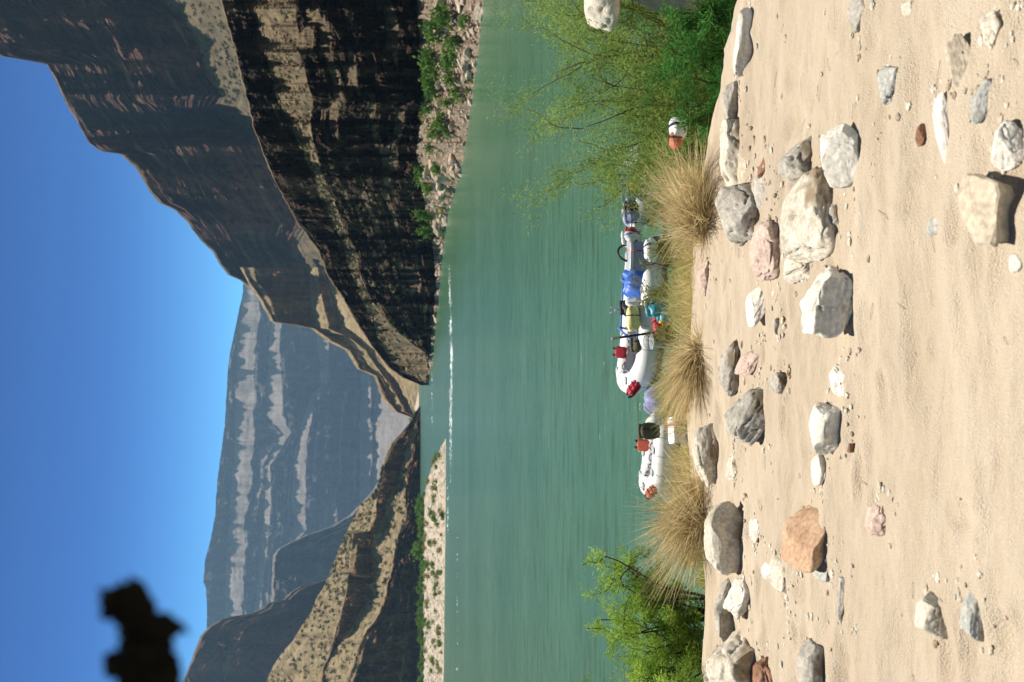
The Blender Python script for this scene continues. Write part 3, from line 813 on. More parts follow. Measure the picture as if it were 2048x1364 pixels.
def grass(name, label, base, height, width, n=1500, mat='straw', lean=(0, 0), seed_dark=True, wid=.0042, cat='grass clump'):
    global rng
    rng = np.random.default_rng(zlib.crc32(label.encode()))
    base = np.array([base[0], base[1], min(base[2], float(ground(base[0], base[1])))])
    root = empty(name, base)
    a = rng.uniform(0, 2 * np.pi, n); k = np.sqrt(rng.random(n))
    h = height * (.22 + .95 * rng.random(n) ** 1.4) * (1 - .2 * k)
    r = width * .5 * k * rng.uniform(.7, 1.1, n)
    b0 = np.stack([np.cos(a) * .05 * k, np.sin(a) * .05 * k, np.full(n, -.02)], -1)
    tip = np.stack([np.cos(a) * r + lean[0] * h, np.sin(a) * r + lean[1] * h, h], -1)
    S = np.cross(tip, rng.normal(size=(n, 3))); S /= np.linalg.norm(S, axis=1)[:, None]
    tuft = rng.integers(0, 9, n)
    tip = tip + (rng.normal(size=(9, 3)) * np.array([.34, .30, .14]) * height)[tuft]
    tip[:, 2] = np.maximum(tip[:, 2], .05)
    b0 = b0 + (rng.normal(size=(9, 3)) * np.array([.16, .10, 0]) * width)[tuft]
    rows = []
    bend = rng.normal(size=(n, 3)) * .11 * height
    for t, w in ((0, 1), (.35, 1), (.7, .7), (1, .15)):
        c = b0 + (tip - b0) * t
        c[:, 2] = b0[:, 2] + h * (t ** .8)
        c = c + bend * (t * t)
        c[:, 2] -= .12 * h * k * t ** 3
        rows += [c - S * wid * .5 * w, c + S * wid * .5 * w]
    V = np.stack(rows, 1).reshape(-1, 3)
    q = np.arange(n)[:, None] * 8
    Fq = np.concatenate([q + np.array([[0, 1, 3, 2]]) + 2 * j for j in range(3)])
    mk('blades', V, Fq, M[mat], root, smooth=False)
    # withered core at the base
    n2 = n // 6
    a = rng.uniform(0, 2 * np.pi, n2)
    D = np.stack([np.cos(a), np.sin(a), rng.uniform(.1, 1.2, n2)], -1)
    V, F_ = leaf_quads(np.stack([np.cos(a) * .03, np.sin(a) * .03, np.full(n2, 0.0)], -1), D, height * .22 * rng.uniform(.5, 1.2, n2), wid * 1.6)
    mk('crown', V, F_, M['bark_red'], root, smooth=False)
    return tag(root, label, cat)

def G(X, Y): return hit_ground(X, Y)
def on_bank(Y, y):
    x = (682.0 - Y) / (cp * F - sp * 330) * y
    return np.array([x, y, float(ground(x, y))])

shrub('tamarisk_shrub', 'tall loose pale green tamarisk reaching out over the river', on_bank(110, 9.6), 2.5, 1.3, 30, 95000, (.05, .0085), ('bark_red', 'leaf_tam'), (-.12, 0), bare=.12, rstem=.015, fluff=1.3)
shrub('tamarisk_shrub', 'feathery green tamarisk with bare brown twigs above the beached red bag', on_bank(250, 9.2), 1.8, 1.15, 20, 50000, (.048, .0075), ('bark_red', 'leaf_tam'), (-.1, 0), bare=.15, fluff=1.3)
shrub('willow_shrub', 'deep green thicket behind the whitish rim boulder', on_bank(35, 7.6), 1.1, .75, 11, 13000, (.06, .010), ('bark', 'leaf_deep'), bare=.1)
shrub('willow_shrub', 'dark green low bush behind the squat pale grey boulder', on_bank(190, 7.5), .85, .65, 9, 10000, (.055, .008), ('bark', 'leaf_deep'), bare=.1)
shrub('tamarisk_shrub', 'low green bush between the tamarisk and the straw coloured grass', on_bank(335, 8.0), .75, .55, 8, 6000, (.05, .007), ('bark', 'leaf_tam'), bare=.15)
shrub('dead_shrub', 'thin bare brown shrub with a few leaves over the water', on_bank(345, 10.2), 1.3, .9, 8, 900, (.04, .006), ('bark_red', 'leaf_tam'), bare=.3, rstem=.009)
shrub('tamarisk_shrub', 'olive green low bush hiding the middle of the raft camp', on_bank(560, 8.4), .62, .75, 10, 8000, (.05, .007), ('bark_red', 'leaf_olive'), bare=.05)
shrub('tamarisk_shrub', 'bright green sprig bush beside the blue tarp', on_bank(520, 10.2), .8, .45, 8, 5000, (.05, .008), ('bark', 'leaf_bright'), bare=.1)
shrub('tamarisk_shrub', 'curly bright green bush with a bent dark trunk, alone against the water', on_bank(1225, 7.6), .98, .62, 10, 19000, (.045, .008), ('bark', 'leaf_bright'), (-.05, 0), bare=.3, curly=.5, rstem=.016)
shrub('tamarisk_shrub', 'dense green bush beside the curly bush and above the wide pale boulder', on_bank(1310, 7.3), .72, .55, 10, 13000, (.045, .007), ('bark', 'leaf_bright'), bare=.1, curly=.35)
shrub('tamarisk_shrub', 'green bush cut by the picture edge next to the water', on_bank(1400, 8.2), 1.0, .55, 8, 6000, (.05, .007), ('bark', 'leaf_tam'), bare=.1)
shrub('willow_shrub', 'small yellow green shrub peeking out behind the pitted boulder', on_bank(1090, 7.4), .36, .3, 7, 3000, (.04, .007), ('bark', 'leaf_bright'), bare=.05)

grass('grass_clump', 'large pale straw coloured fan of dry grass in front of the beached gear', G(1414, 410) + [0, .05, 0], .50, .9, 1500, 'straw')
grass('grass_clump', 'olive grass clump between the straw fan and the blue tarp', on_bank(500, 7.7), .36, .7, 1000, 'straw_green')
grass('grass_clump', 'low olive tan grass below the teal bags', on_bank(610, 7.6), .27, .8, 1000, 'straw_green')
grass('grass_clump', 'tan grass clump with a dark withered base in front of the big white raft', G(1404, 715), .38, .6, 1200, 'straw', (-.45, .2))
grass('grass_clump', 'tan and green grass clump between the two white rafts', on_bank(800, 7.5), .36, .55, 1000, 'straw_green')
grass('grass_clump', 'short dry grass tuft in front of the white cool box', on_bank(880, 8.4), .30, .5, 600, 'straw_green')
grass('grass_clump', 'tall tan grass fan sweeping sideways over the smaller raft', G(1404, 1022), .50, .80, 1500, 'straw', (-.45, .2))
grass('grass_clump', 'thin grass tuft behind the long low pale boulder', on_bank(950, 7.6), .32, .5, 700, 'straw', (.1, .2))

for lab, Yv, yy, h, w, n, mt in [
    ('olive grass filling the gap below the white sack in the bushes', 545, 8.6, .42, .8, 900, 'straw_green'),
    ('dull green grass under the blue tarp', 590, 9.6, .45, .8, 900, 'straw_green'),
    ('sparse tan grass below the black gear bag', 665, 8.3, .26, .6, 500, 'straw'),
    ('low tan grass on the rim between the tan clump and the green grass', 770, 7.0, .24, .4, 600, 'straw'),
    ('thin olive grass at the waterside between the two white rafts', 815, 9.2, .42, .6, 700, 'straw_green'),
    ('straw tuft on the slope beside the white cool box', 845, 8.0, .34, .4, 500, 'straw'),
    ('short tan grass around the middle of the smaller raft', 920, 8.6, .40, .6, 700, 'straw_green'),
    ('olive tuft beside the large straw fan on the tamarisk side', 350, 8.2, .42, .6, 800, 'straw_green'),
    ('ragged olive grass behind the large straw fan', 455, 8.8, .45, .7, 900, 'straw_green'),
    ('yellow green tuft at the foot of the curly bush', 1150, 7.2, .22, .35, 500, 'straw_green')]:
    grass('grass_clump', lab, on_bank(Yv, yy), h, w, n, mt, (rng.normal() * .15, rng.normal() * .1))

# low withered growth that runs along the bank between the clumps
rng = np.random.default_rng(77)
for mt, n in (('straw', 5200), ('straw_green', 5200)):
    Yv = rng.uniform(400, 1070, n)
    keep = vn2(Yv / 24.0, 0 * Yv, 31) + .35 * rng.random(n) > .42
    Yv = Yv[keep]; n = len(Yv)
    s_ = rng.uniform(.1, 1.9, n) ** 1.0
    xg = (682.0 - Yv) / (cp * F - sp * 330) * 7.6
    yg = crest_y(xg) + s_
    zg = ground(xg, yg)
    D = np.stack([rng.normal(size=n) * .55, rng.normal(size=n) * .4, np.ones(n)], -1)
    V, F_ = leaf_quads(np.stack([xg, yg, zg - .01], -1), D, rng.uniform(.08, .30, n), .0045)
    tag(mk('dry_grass', V, F_, M[mt], smooth=False), kind='stuff')

# ------------------------------------------------------------------ scrub, shrubs and boulders across the river
def far_shrub_mesh(seed, mat, n=260):
    r = np.random.default_rng(seed)
    nb = 7
    cen = np.stack([r.uniform(-.38, .38, nb), r.uniform(-.38, .38, nb), r.uniform(.25, .72, nb)], -1)
    c = cen[r.integers(nb, size=n)] + r.normal(size=(n, 3)) * .13
    c[:, 2] = np.abs(c[:, 2])
    D = r.normal(size=(n, 3)) + np.array([0, 0, .6])
    V, F_ = leaf_quads(c, D, .22 * r.uniform(.6, 1.3, n), .11)
    me_o = mk('shrub', V, F_, mat, smooth=False)
    return me_o

def pick(P, V, Ys, X, Yv):
    j = int(np.argmin(np.abs(Ys - Yv))); i = int(np.argmin(np.abs(V[:, j] - X)))
    return P[i, j]

protos = [far_shrub_mesh(200 + i, M['leaf_far']) for i in range(4)] + [far_shrub_mesh(210 + i, M['leaf_olive'], 190) for i in range(3)]
used = set()
def where(i, j):
    """place on the far bank: height on the bank, and what it stands near"""
    hgt = 'at the waterline' if i < 10 else ('half way up the bank' if i < 26 else 'against the cliff foot')
    Yv = -320 + 1.8 * j
    return hgt + ' ' + ('where the bank is widest' if Yv < 110 else 'under the tallest black wall' if Yv < 270 else 'near the broad tilted slab' if Yv < 400 else 'where the bank narrows to rubble')
def put_shrub(k, loc, s, sz, label, group):
    o = protos[k]
    if k in used:
        o = o.copy(); COL.objects.link(o)
    used.add(k)
    o.location = loc; o.scale = (s, s, sz); o.rotation_euler = (0, 0, rng.uniform(0, 6.28))
    return tag(o, label, 'shrub', group)

YB = np.arange(-320, 772, 1.8)
for X, Yv, wpx, hpx in [(905, 30, 52, 44), (890, 66, 46, 40), (918, 88, 34, 30), (885, 132, 50, 46), (912, 118, 46, 34), (868, 160, 30, 28), (880, 178, 44, 34), (925, 192, 34, 26), (915, 160, 30, 30),
                        (868, 214, 26, 26), (895, 238, 40, 30), (902, 262, 34, 22), (880, 262, 30, 26), (850, 342, 40, 24), (868, 372, 40, 26), (880, 335, 26, 18), (872, 430, 30, 44), (876, 455, 34, 40), (868, 296, 22, 20), (935, 40, 30, 20), (900, 205, 24, 18), (862, 110, 26, 20)]:
    p = pick(BP, BV, YB, X, Yv); s = p[1] / F
    put_shrub(rng.integers(0, 4), p - np.array([0, 0, .1]), wpx * s * 1.0, hpx * s * 1.15, ('broad' if wpx > 42 else 'mid sized' if wpx > 32 else 'small') + ' green shrub ' + where(int(np.argmin(np.abs(BV[:, int(np.argmin(np.abs(YB - Yv)))] - X))), int(np.argmin(np.abs(YB - Yv)))), 'shrubs along the bank under the dark cliff')
for _ in range(26):
    j = rng.integers(150, 470); i = rng.integers(4, 40)
    p = BP[i, j]; s = p[1] / F * rng.uniform(8, 20)
    put_shrub(rng.integers(4, 7), p - np.array([0, 0, .05]), s, s * .8, ('tiny' if s * F / p[1] < 13 else 'small') + ' olive bush ' + where(i, j), 'olive bushes under the dark cliff')

boulders = []
for i in range(7):
    V, F_ = rock_mesh(1, 1, .8, 'angular' if i % 2 else 'stone', 300 + i, 2)
    boulders.append(mk('boulder', V, F_, M['bank_rock'], smooth=False))
usedb = set()
def put_boulder(k, loc, s, label, group, rot=None):
    o = boulders[k]
    if k in usedb:
        o = o.copy(); COL.objects.link(o)
    usedb.add(k)
    o.location = loc; o.scale = s
    o.rotation_euler = rot or (rng.uniform(-.3, .3), rng.uniform(-.4, .4), rng.uniform(0, 6.28))
    return tag(o, label, 'boulder', group)
p = pick(BP, BV, YB, 872, 340)
s = p[1] / F
put_boulder(1, p, (60 * s, 30 * s, 34 * s), 'broad tilted tan slab half covered by a shrub on the far bank', None, (0, -.5, .3))
for _ in range(165):
    j = int(rng.integers(172, 598)); i = int(rng.triangular(0, 4, 40))
    p = BP[i, j]; px = 1.45 * rng.choice([6, 8, 10, 13, 18, 26], p=[.2, .25, .22, .17, .11, .05])
    if j > 440: px = min(px, 13)
    s = p[1] / F * px
    put_boulder(rng.integers(0, 7), p + np.array([0, 0, .1 * s]), (s * rng.uniform(.9, 1.6), s * rng.uniform(.8, 1.3), s * rng.uniform(.55, .9)),
                ('big' if px > 24 else 'mid sized' if px > 13 else 'small') + ' tan boulder ' + where(i, j), 'boulders along the bank under the dark cliff')

YG = np.arange(878, 1720, 2.5)
for _ in range(75):
    j = int(rng.integers(12, 200)); i = int(rng.integers(6, 35))
    p = GP[i, j]; s = p[1] / F * rng.uniform(8, 17)
    put_shrub(rng.integers(4, 7) if rng.random() < .6 else rng.integers(0, 4), p - np.array([0, 0, .05]), s, s * .75, ('tiny' if s * F / p[1] < 11 else 'mid sized') + ' shrub ' + ('at the water side' if i < 16 else 'in the middle' if i < 26 else 'towards the back') + ' of the gravel bar ' + ('near its pointed tip' if j < 55 else 'half way along' if j < 120 else 'at its wide end'), 'shrubs on the gravel bar')
for k in range(40):
    j = int(44 + k * 4 + rng.integers(0, 4)); p = GP[-2, j]; s = p[1] / F * rng.uniform(9, 18)
    put_shrub(rng.integers(0, 4), p - np.array([0, 0, .1]), s, s * rng.uniform(.7, 1.2), ('low' if s * F / p[1] < 13 else 'tall') + ' green shrub in the row behind the gravel bar ' + ('near its tip' if j < 90 else 'half way along' if j < 150 else 'at its wide end'), 'shrubs at the back of the gravel bar')
for X, Yv, w_ in [(840, 1096, 34), (838, 1020, 26), (836, 1044, 22), (842, 1000, 24)]:
    p = pick(GP, GV, YG, 848, Yv); s = p[1] / F * w_
    put_shrub(rng.integers(0, 4), p - np.array([0, 0, .1]), s, s * .8, 'larger green shrub against the brown cliff behind the gravel bar', 'larger shrubs behind the gravel bar')
for k in range(34):
    j = int(rng.integers(20, 110)); i = int(rng.integers(1, 12))
    p = SP[i, j]; s = p[1] / F * rng.uniform(7, 15)
    put_shrub(rng.integers(0, 7), p - np.array([0, 0, .1]), s, s * .8, ('tiny' if s * F / p[1] < 10 else 'broad') + ' shrub on the far shore below the ridge, ' + ('by the waterline' if i < 5 else 'higher up') + (' near the buttress' if j < 50 else ' behind the gravel bar'), 'shrubs on the far shore')

# uncountable scrub on the slopes and broken rock on the ledges
def scatter(name, P, rows, cols, n, size, mat, kind='leaf', mask=None):
    acc = Acc()
    for _ in range(n):
        i = int(rng.integers(*rows)); j = int(rng.integers(*cols))
        p = P[i, j]; s = p[1] / F * rng.uniform(*size)
        if kind == 'leaf':
            m_ = 26
            c = np.abs(rng.normal(size=(m_, 3))) * np.sign(rng.normal(size=(m_, 3))) * .28 * s; c[:, 2] = np.abs(c[:, 2])
            acc.add(*leaf_quads(p + c, rng.normal(size=(m_, 3)), .55 * s, .3 * s))
        else:
            V, F_ = ico(1); V = V * (1 + .6 * (rng.random(len(V)) - .5))[:, None]
            acc.add(p + (V @ rotm(*rng.uniform(0, 6, 3)).T) * np.array([s * .7, s * .5, s * .45]), F_)
    return tag(acc.build(name, mat, smooth=False), kind='stuff')
nc = RP.shape[1]
scatter('desert_scrub', RP, (88, 126), (60, 300), 480, (2.5, 6), M['scrub'])
scatter('ledge_scrub', RP, (47, 62), (60, 300), 150, (3, 7), M['scrub'])
nb = CP.shape[1]
scatter('cobbles', GP, (5, 36), (6, 200), 1500, (1.5, 4.5), M['pale_rock'], 'rock')
scatter('talus_scrub', WP, (8, 40), (145, 300), 260, (3, 8), M['scrub'])
scatter('slope_scrub', CP, (131, 155), (175, 420), 170, (3, 7), M['scrub'])
scatter('rubble', CP, (132, 156), (175, 600), 420, (2.5, 9), M['rubble'], 'rock')
scatter('bank_rubble', BP, (0, 40), (172, 600), 900, (2.5, 7), M['bank_rock'], 'rock')
scatter('cliff_rubble', CP, (60, 128), (360, 606), 160, (3, 9), M['rubble'], 'rock')

# ------------------------------------------------------------------ whitewater
acc = Acc()
def foam_line(Ya, Yb, X0, h, n, wob):
    for _ in range(n):
        Yv = rng.uniform(Ya, Yb); p = at_z(X0(Yv) + rng.normal() * wob, Yv, 0)
        s = p[1] / F * h * rng.uniform(.3, 1.0) * (.25 + 1.5 * float(vn2(Yv / 26.0, 3.0, 8)) ** 1.5)
        V, F_ = ico(1); V = V * (1 + .5 * (rng.random(len(V)) - .5))[:, None]
        acc.add(p + V * np.array([s * rng.uniform(2, 5), s * 2, s * .8]), F_)
foam_line(530, 965, lambda y: np.interp(y, [530, 620, 720, 965], [898, 901, 903, 901]), 0.85, 620, 1.2)
foam_line(965, 1060, lambda y: 896, 1.6, 26, .6)
foam_line(1075, 1340, lambda y: 914, .8, 26, .5)
foam_line(745, 850, lambda y: 864, .6, 30, .5)
tag(acc.build('whitewater', M['foam']), kind='stuff')

# ------------------------------------------------------------------ rafts
def raft(label, bow_px, stern_px, width, r, open_stern, seed):
    b = at_z(bow_px[0], bow_px[1], .1); s = at_z(stern_px[0], stern_px[1], .1)
    ax = s - b; L = math.hypot(ax[0], ax[1]); rz = math.atan2(ax[1], ax[0])
    root = empty('raft', (b[0], b[1], 0), rz)
    hw = width / 2 - r
    th = np.linspace(-np.pi / 2, np.pi / 2, 17)
    bowpts = np.stack([r + hw * 1.15 - hw * 1.15 * np.cos(th), -hw * np.sin(th)], -1)     # y from +hw to -hw
    xs_ = np.linspace(r + hw * 1.15, L - (r if open_stern else r + hw), 14)[1:]
    if open_stern:
        path2 = np.concatenate([np.stack([xs_[::-1], np.full(13, hw)], -1), bowpts, np.stack([xs_, np.full(13, -hw)], -1)])
        rad = np.full(len(path2), r)
        rad[:4] = r * np.array([.12, .5, .8, .95]); rad[-4:] = rad[:4][::-1]
    else:
        sp_ = np.stack([L - r - hw + hw * np.cos(th), -hw * np.sin(th)], -1)
        path2 = np.concatenate([np.stack([xs_[::-1], np.full(13, hw)], -1)[1:], bowpts, np.stack([xs_, np.full(13, -hw)], -1)[:-1], sp_[::-1]])
        rad = np.full(len(path2), r)
    x = path2[:, 0]
    z = r * .82 + .30 * np.clip(1 - x / (L * .33), 0, 1) ** 2 + .16 * np.clip((x - L * .75) / (L * .25), 0, 1) ** 2
    path = np.column_stack([path2, z])
    A = Acc(); A.add(*tube(path, rad, 18, closed=not open_stern)); tb = A.build('tube', M['raft'], root)
    # seams round the tube
    A = Acc()
    th2 = np.linspace(0, 2 * np.pi, 20, endpoint=False)
    nP = len(path)
    for i in range(4, nP - 3, 5):
        t = path[min(i + 1, nP - 1)] - path[i - 1]; t /= np.linalg.norm(t)
        a = np.cross(t, [0, 0, 1.]); a /= np.linalg.norm(a); bb = np.cross(a, t)
        ring = path[i] + (rad[i] * 1.004) * (np.cos(th2)[:, None] * a + np.sin(th2)[:, None] * bb)
        A.add(*tube(ring, .006, 5, closed=True))
    A.build('seam', M['raft_grey'], tb)
    # rope looped along the outside
    A = Acc(); q = []
    for i in range(3, nP - 3):
        t = path[i + 1] - path[i - 1]; a = np.cross(t, [0, 0, 1.]); a /= np.linalg.norm(a)
        q.append(path[i] - a * rad[i] * .83 * 1.02 + np.array([0, 0, rad[i] * .56 + .02 - .06 * (i % 3 == 1)]))
        if i % 3 == 0: pass
    A.add(*tube(q, .009, 6)); A.build('grab_line', M['rope'], root)
    # floor and thwarts
    n = 12
    fx = np.linspace(r + hw * .5, L - r * 1.2, n)
    V = np.array([[(xx, yy, .14 + .3 * max(0, 1 - xx / (L * .33)) ** 2) for yy in np.linspace(-hw, hw, 6)] for xx in fx]).reshape(-1, 3)
    V2 = V.copy(); V2[:, 2] -= .06
    mk('floor', np.concatenate([V, V2]), [grid_faces(n, 6), grid_faces(n, 6)[:, ::-1] + n * 6], M['floor'], root)
    for fr in ((.66,) if not open_stern else ()):
        A = Acc(); A.add(*tube([(L * fr, -hw, r * .95), (L * fr, 0, r * 1.02), (L * fr, hw, r * .95)], r * .8, 16)); A.build('thwart', M['raft_grey'], root)
    # rowing frame
    zt = r * 1.86
    for sy in (() if open_stern else (-1, 1)):
        A = Acc(); A.add(*tube([(L * .36, sy * hw, zt), (L * .72, sy * hw, zt)], .028, 8)); A.build('side_rail', M['blue_metal'], root)
        A = Acc(); A.add(*tube([(L * .5, sy * hw, zt), (L * .5, sy * hw, zt + .16)], .02, 8))
        A.add(*tube([(L * .5 - .06, sy * hw, zt + .26), (L * .5 - .05, sy * hw, zt + .17), (L * .5, sy * hw, zt + .15), (L * .5 + .05, sy * hw, zt + .17), (L * .5 + .06, sy * hw, zt + .26)], .014, 6))
        A.build('oarlock', M['steel'], root)
    for fr in (() if open_stern else (.38, .52, .70)):
        A = Acc(); A.add(*tube([(L * fr, -hw, zt + .055), (L * fr, hw, zt + .055)], .026, 8)); A.build('cross_bar', M['blue_metal'], root)
    for i in range(5, nP - 4, 6):
        t = path[i + 1] - path[i - 1]; a = np.cross(t, [0, 0, 1.]); a /= np.linalg.norm(a)
        V, F_ = rbox(.16, .16, .035, 3); V = V @ np.array([[1, 0, 0], [0, 1, 0], [0, 0, 1]])
        o = mk('patch', V, F_, M['raft_grey'], root)
        o.location = path[i] + np.array([0, 0, rad[i] * .995])
    tag(root, label, 'raft')
    return root, L, rz

raft1, L1, rz1 = raft('big white inflatable raft with its rounded bow out in the river and gear piled aboard', (1284, 786), (1303, 475), 1.9, .245, False, 1)
raft3, L3, rz3 = raft('blue grey raft mostly hidden behind the straw grass and the tamarisk', (1288, 458), (1292, 285), 1.6, .24, False, 3)
for ch in raft3.children:
    if ch.name.startswith('tube'): ch.data.materials[0] = M['slate']
raft2, L2, rz2 = raft('smaller white raft with a raised bow half hidden behind tall tan grass', (1322, 992), (1334, 812), 1.15, .23, True, 2)

# ------------------------------------------------------------------ gear
def bag(name, label, P, w, d, h, mat, rz=0, p=3.0, cat='bag', strap='black', tilt=0.0, seed=0, roll=True, group=None):
    """soft bag: body with folds, rolled top, strap"""
    root = empty(name, P, rot=(tilt, 0, rz))
    V, F_ = rbox(w, d, h, p, noise=.22, seed=seed)
    V[:, 2] += h / 2
    k = 1 - .22 * np.clip(V[:, 2] / h - .55, 0, 1) * 2
    V[:, 1] *= k
    mk('body', V, F_, mat, root)
    if roll:
        A = Acc(); A.add(*tube([(-w * .42, 0, h * .99), (-w * .2, 0, h * 1.04), (w * .2, 0, h * 1.04), (w * .42, 0, h * .98)], d * .11 + .012, 8)); A.build('rolled_top', mat, root)
    A = Acc()
    th = np.linspace(0, 2 * np.pi, 24, endpoint=False)
    e = ((np.abs(np.cos(th)) ** p + np.abs(np.sin(th)) ** p) ** (-1 / p))
    A.add(*tube(np.stack([np.full(24, w * .12), np.cos(th) * e * d * .515, h * .5 + np.sin(th) * e * h * .51], -1), .011, 5, closed=True))
    A.build('strap', M[strap], root)
    return tag(root, label, cat, group)

def jacket(label, P, rz, mat, lay=0.9, s=1.0):
    root = empty('life_jacket', P, rot=(lay, 0, rz))
    for sx in (-1, 1):
        V, F_ = rbox(.2 * s, .09 * s, .46 * s, 3.5, noise=.15, seed=3 + sx); V += np.array([sx * .115 * s, -.06 * s, .22 * s]); mk('front_panel', V, F_, mat, root)
        A = Acc(); A.add(*tube([(sx * .12 * s, -.06 * s, .42 * s), (sx * .13 * s, .0, .52 * s), (sx * .12 * s, .07 * s, .42 * s)], .035 * s, 8)); A.build('shoulder_strap', M['black'], root)
    V, F_ = rbox(.44 * s, .08 * s, .44 * s, 3.5, noise=.15, seed=8); V += np.array([0, .06 * s, .2 * s]); mk('back_panel', V, F_, mat, root)
    for hz in (.12, .28):
        A = Acc(); A.add(*tube([(-.22 * s, -.11 * s, hz * s), (0, -.12 * s, hz * s), (.22 * s, -.11 * s, hz * s)], .014 * s, 6)); A.build('belt', M['black'], root)
    return tag(root, label, 'life jacket')

def cloth(name, label, P, w, d, h, mat, rz=0, seed=0, cat='tarp', peak=(.5, .5)):
    """a sheet thrown over a heap: folded dome with a hem and real thickness"""
    n, m_ = 40, 30
    u, v = np.meshgrid(np.linspace(-1, 1, m_), np.linspace(-1, 1, n))
    rr = np.maximum(np.abs(u), np.abs(v) * 1.0)
    z = h * (1 - rr ** 2.2) * (.65 + .5 * vn2(u * 1.6 + seed, v * 1.6, seed)) + .03 * h
    fold = .10 * h * np.sin(7 * np.arctan2(v, u) + 3 * vn2(u * 2, v * 2, seed + 2)) * rr
    V = np.stack([u * w / 2 * (1 + .08 * vn2(u * 3, v * 3, seed)), v * d / 2 * (1 + .08 * vn2(u * 3 + 4, v * 3, seed)), np.maximum(z + fold, .005)], -1).reshape(-1, 3)
    Vb = V - np.array([0, 0, .006])
    f = grid_faces(n, m_)
    o = mk(name, np.concatenate([V, Vb]), [f[:, ::-1], f + n * m_], mat)
    o.location = P; o.rotation_euler = (0, 0, rz)
    return tag(o, label, cat)

TZ = .50
# on the big raft
jacket('crimson life jacket slung over the far tube of the big white raft', at_z(1252, 706, .42), 2.9, M['red'], .5, .55)
jacket('crimson life jacket lying across the bow of the big white raft', at_z(1276, 766, .58), 1.2, M['red'], -1.0, .62)
bag('duffel_bag', 'pale yellow duffel bag on the far tube of the big white raft', at_z(1279, 638, .46), .50, .24, .26, M['yellow'], .1, roll=False, seed=4)
bag('dry_bag', 'dark olive bag between the tubes of the big white raft', at_z(1288, 690, .30), .34, .30, .24, M['olive'], .3, seed=5)
bag('dry_bag', 'black bag under the blue tarp end on the big white raft', at_z(1275, 616, .36), .34, .3, .32, M['black'], .2, seed=6)
cloth('tarp', 'bright blue tarp draped over cargo on the big white raft', at_z(1282, 566, .38), .82, .62, .42, M['blue'], rz1, 3)
cloth('sheet', 'white sheet bunched at the end of the blue tarp', at_z(1278, 604, .42), .26, .40, .30, M['sheet'], rz1, 5, 'sheet')
bag('dry_bag', 'tall teal dry bag standing on the near tube of the big white raft', at_z(1334, 616, .45), .36, .30, .34, M['teal'], .3, seed=7)
bag('dry_bag', 'smaller teal bag with a dark strap next to the orange bag', at_z(1343, 630, .40), .26, .24, .22, M['teal'], -.3, seed=8)
bag('dry_bag', 'orange bag tucked among the teal bags on the big white raft', at_z(1342, 640, .40), .22, .2, .22, M['orange'], .2, seed=9, roll=False)
bag('dry_bag', 'rounded red bag leaning on the near tube beside the orange bag', at_z(1332, 650, .46), .34, .22, .24, M['red'], .5, seed=10, roll=False)
bag('dry_bag', 'black gear bag below the rounded red bag', at_z(1346, 664, .34), .40, .3, .24, M['black'], -.5, seed=11)
bag('dry_bag', 'violet stuff sack under the black gear bag', at_z(1354, 674, .24), .32, .2, .2, M['violet'], .2, seed=12)
# bucket
P = at_z(1333, 683, .40)
root = empty('bucket', P)
th = np.linspace(0, 2 * np.pi, 24, endpoint=False)
prof = [(.0, .01), (.11, .01), (.13, .26), (.145, .265), (.145, .275), (.12, .27), (.10, .03), (0, .03)]
V = np.array([[(r_ * math.cos(t), r_ * math.sin(t), z_) for t in th] for r_, z_ in prof]).reshape(-1, 3)
mk('body', V, grid_faces(len(prof), 24, True), M['steel'], root)
A = Acc(); A.add(*tube([(.14 * math.cos(t), .02, .26 + .16 * math.sin(t)) for t in np.linspace(0, np.pi, 12)], .006, 6)); A.build('handle', M['steel'], root)
tag(root, 'round grey metal bucket beside the near tube of the big white raft', 'bucket')
# oar standing in its lock
P = at_z(1288, 668, .5)
root = empty('oar', P, rot=(R(6), R(-8), 0))
A = Acc(); A.add(*tube([(0, 0, -.35), (0, 0, .5)], .024, 8)); A.build('shaft', M['black'], root)
A = Acc(); A.add(*tube([(0, 0, .5), (0, 0, .62), (0, 0, .66)], [.026, .03, .02], 8)); A.build('grip', M['wood'], root)
V, F_ = rbox(.16, .03, .5, 4); V += np.array([0, 0, -.55]); mk('blade', V, F_, M['wood'], root)
tag(root, 'upright oar standing in its lock on the big white raft', 'oar')
# gear heap at the stern
def crate(name, label, P, w, d, h, mat, lidmat, rz=0, cat='box'):
    root = empty(name, P, rz)
    V, F_ = rbox(w, d, h * .8, 9); V[:, 2] += h * .4; mk('body', V, F_, mat, root)
    V, F_ = rbox(w * 1.04, d * 1.04, h * .22, 9); V[:, 2] += h * .88; mk('lid', V, F_, lidmat, root)
    for sx in (-1, 1):
        A = Acc(); A.add(*tube([(sx * w * .51, -d * .2, h * .55), (sx * (w * .51 + .03), 0, h * .53), (sx * w * .51, d * .2, h * .55)], .012, 6)); A.build('handle', M['black'], root)
    A = Acc(); A.add(*tube([(w * .2, -d * .53, .02), (w * .2, -d * .535, h * .95), (w * .2, 0, h * 1.01), (w * .2, d * .535, h * .95)], .012, 5)); A.build('strap', M['coral'], root)
    return tag(root, label, cat)
crate('storage_box', 'grey storage box with red straps in the gear heap behind the straw grass', at_z(1290, 512, .42), .55, .36, .34, M['violet'], M['steel'], rz1 + .1)
bag('dry_bag', 'blue and white bag on the gear heap next to the folding chair', at_z(1282, 478, .42), .36, .3, .34, M['sheet'], .4, strap='blue', seed=13)
bag('dry_bag', 'dark red bag tucked at the top of the gear heap', at_z(1280, 466, .44), .24, .22, .26, M['red'], .2, seed=14)
bag('dry_bag', 'small white bag at the far end of the gear heap', at_z(1284, 452, .40), .30, .22, .2, M['sheet'], .2, seed=15)
root = empty('folding_chair', at_z(1278, 506, .50), .5)
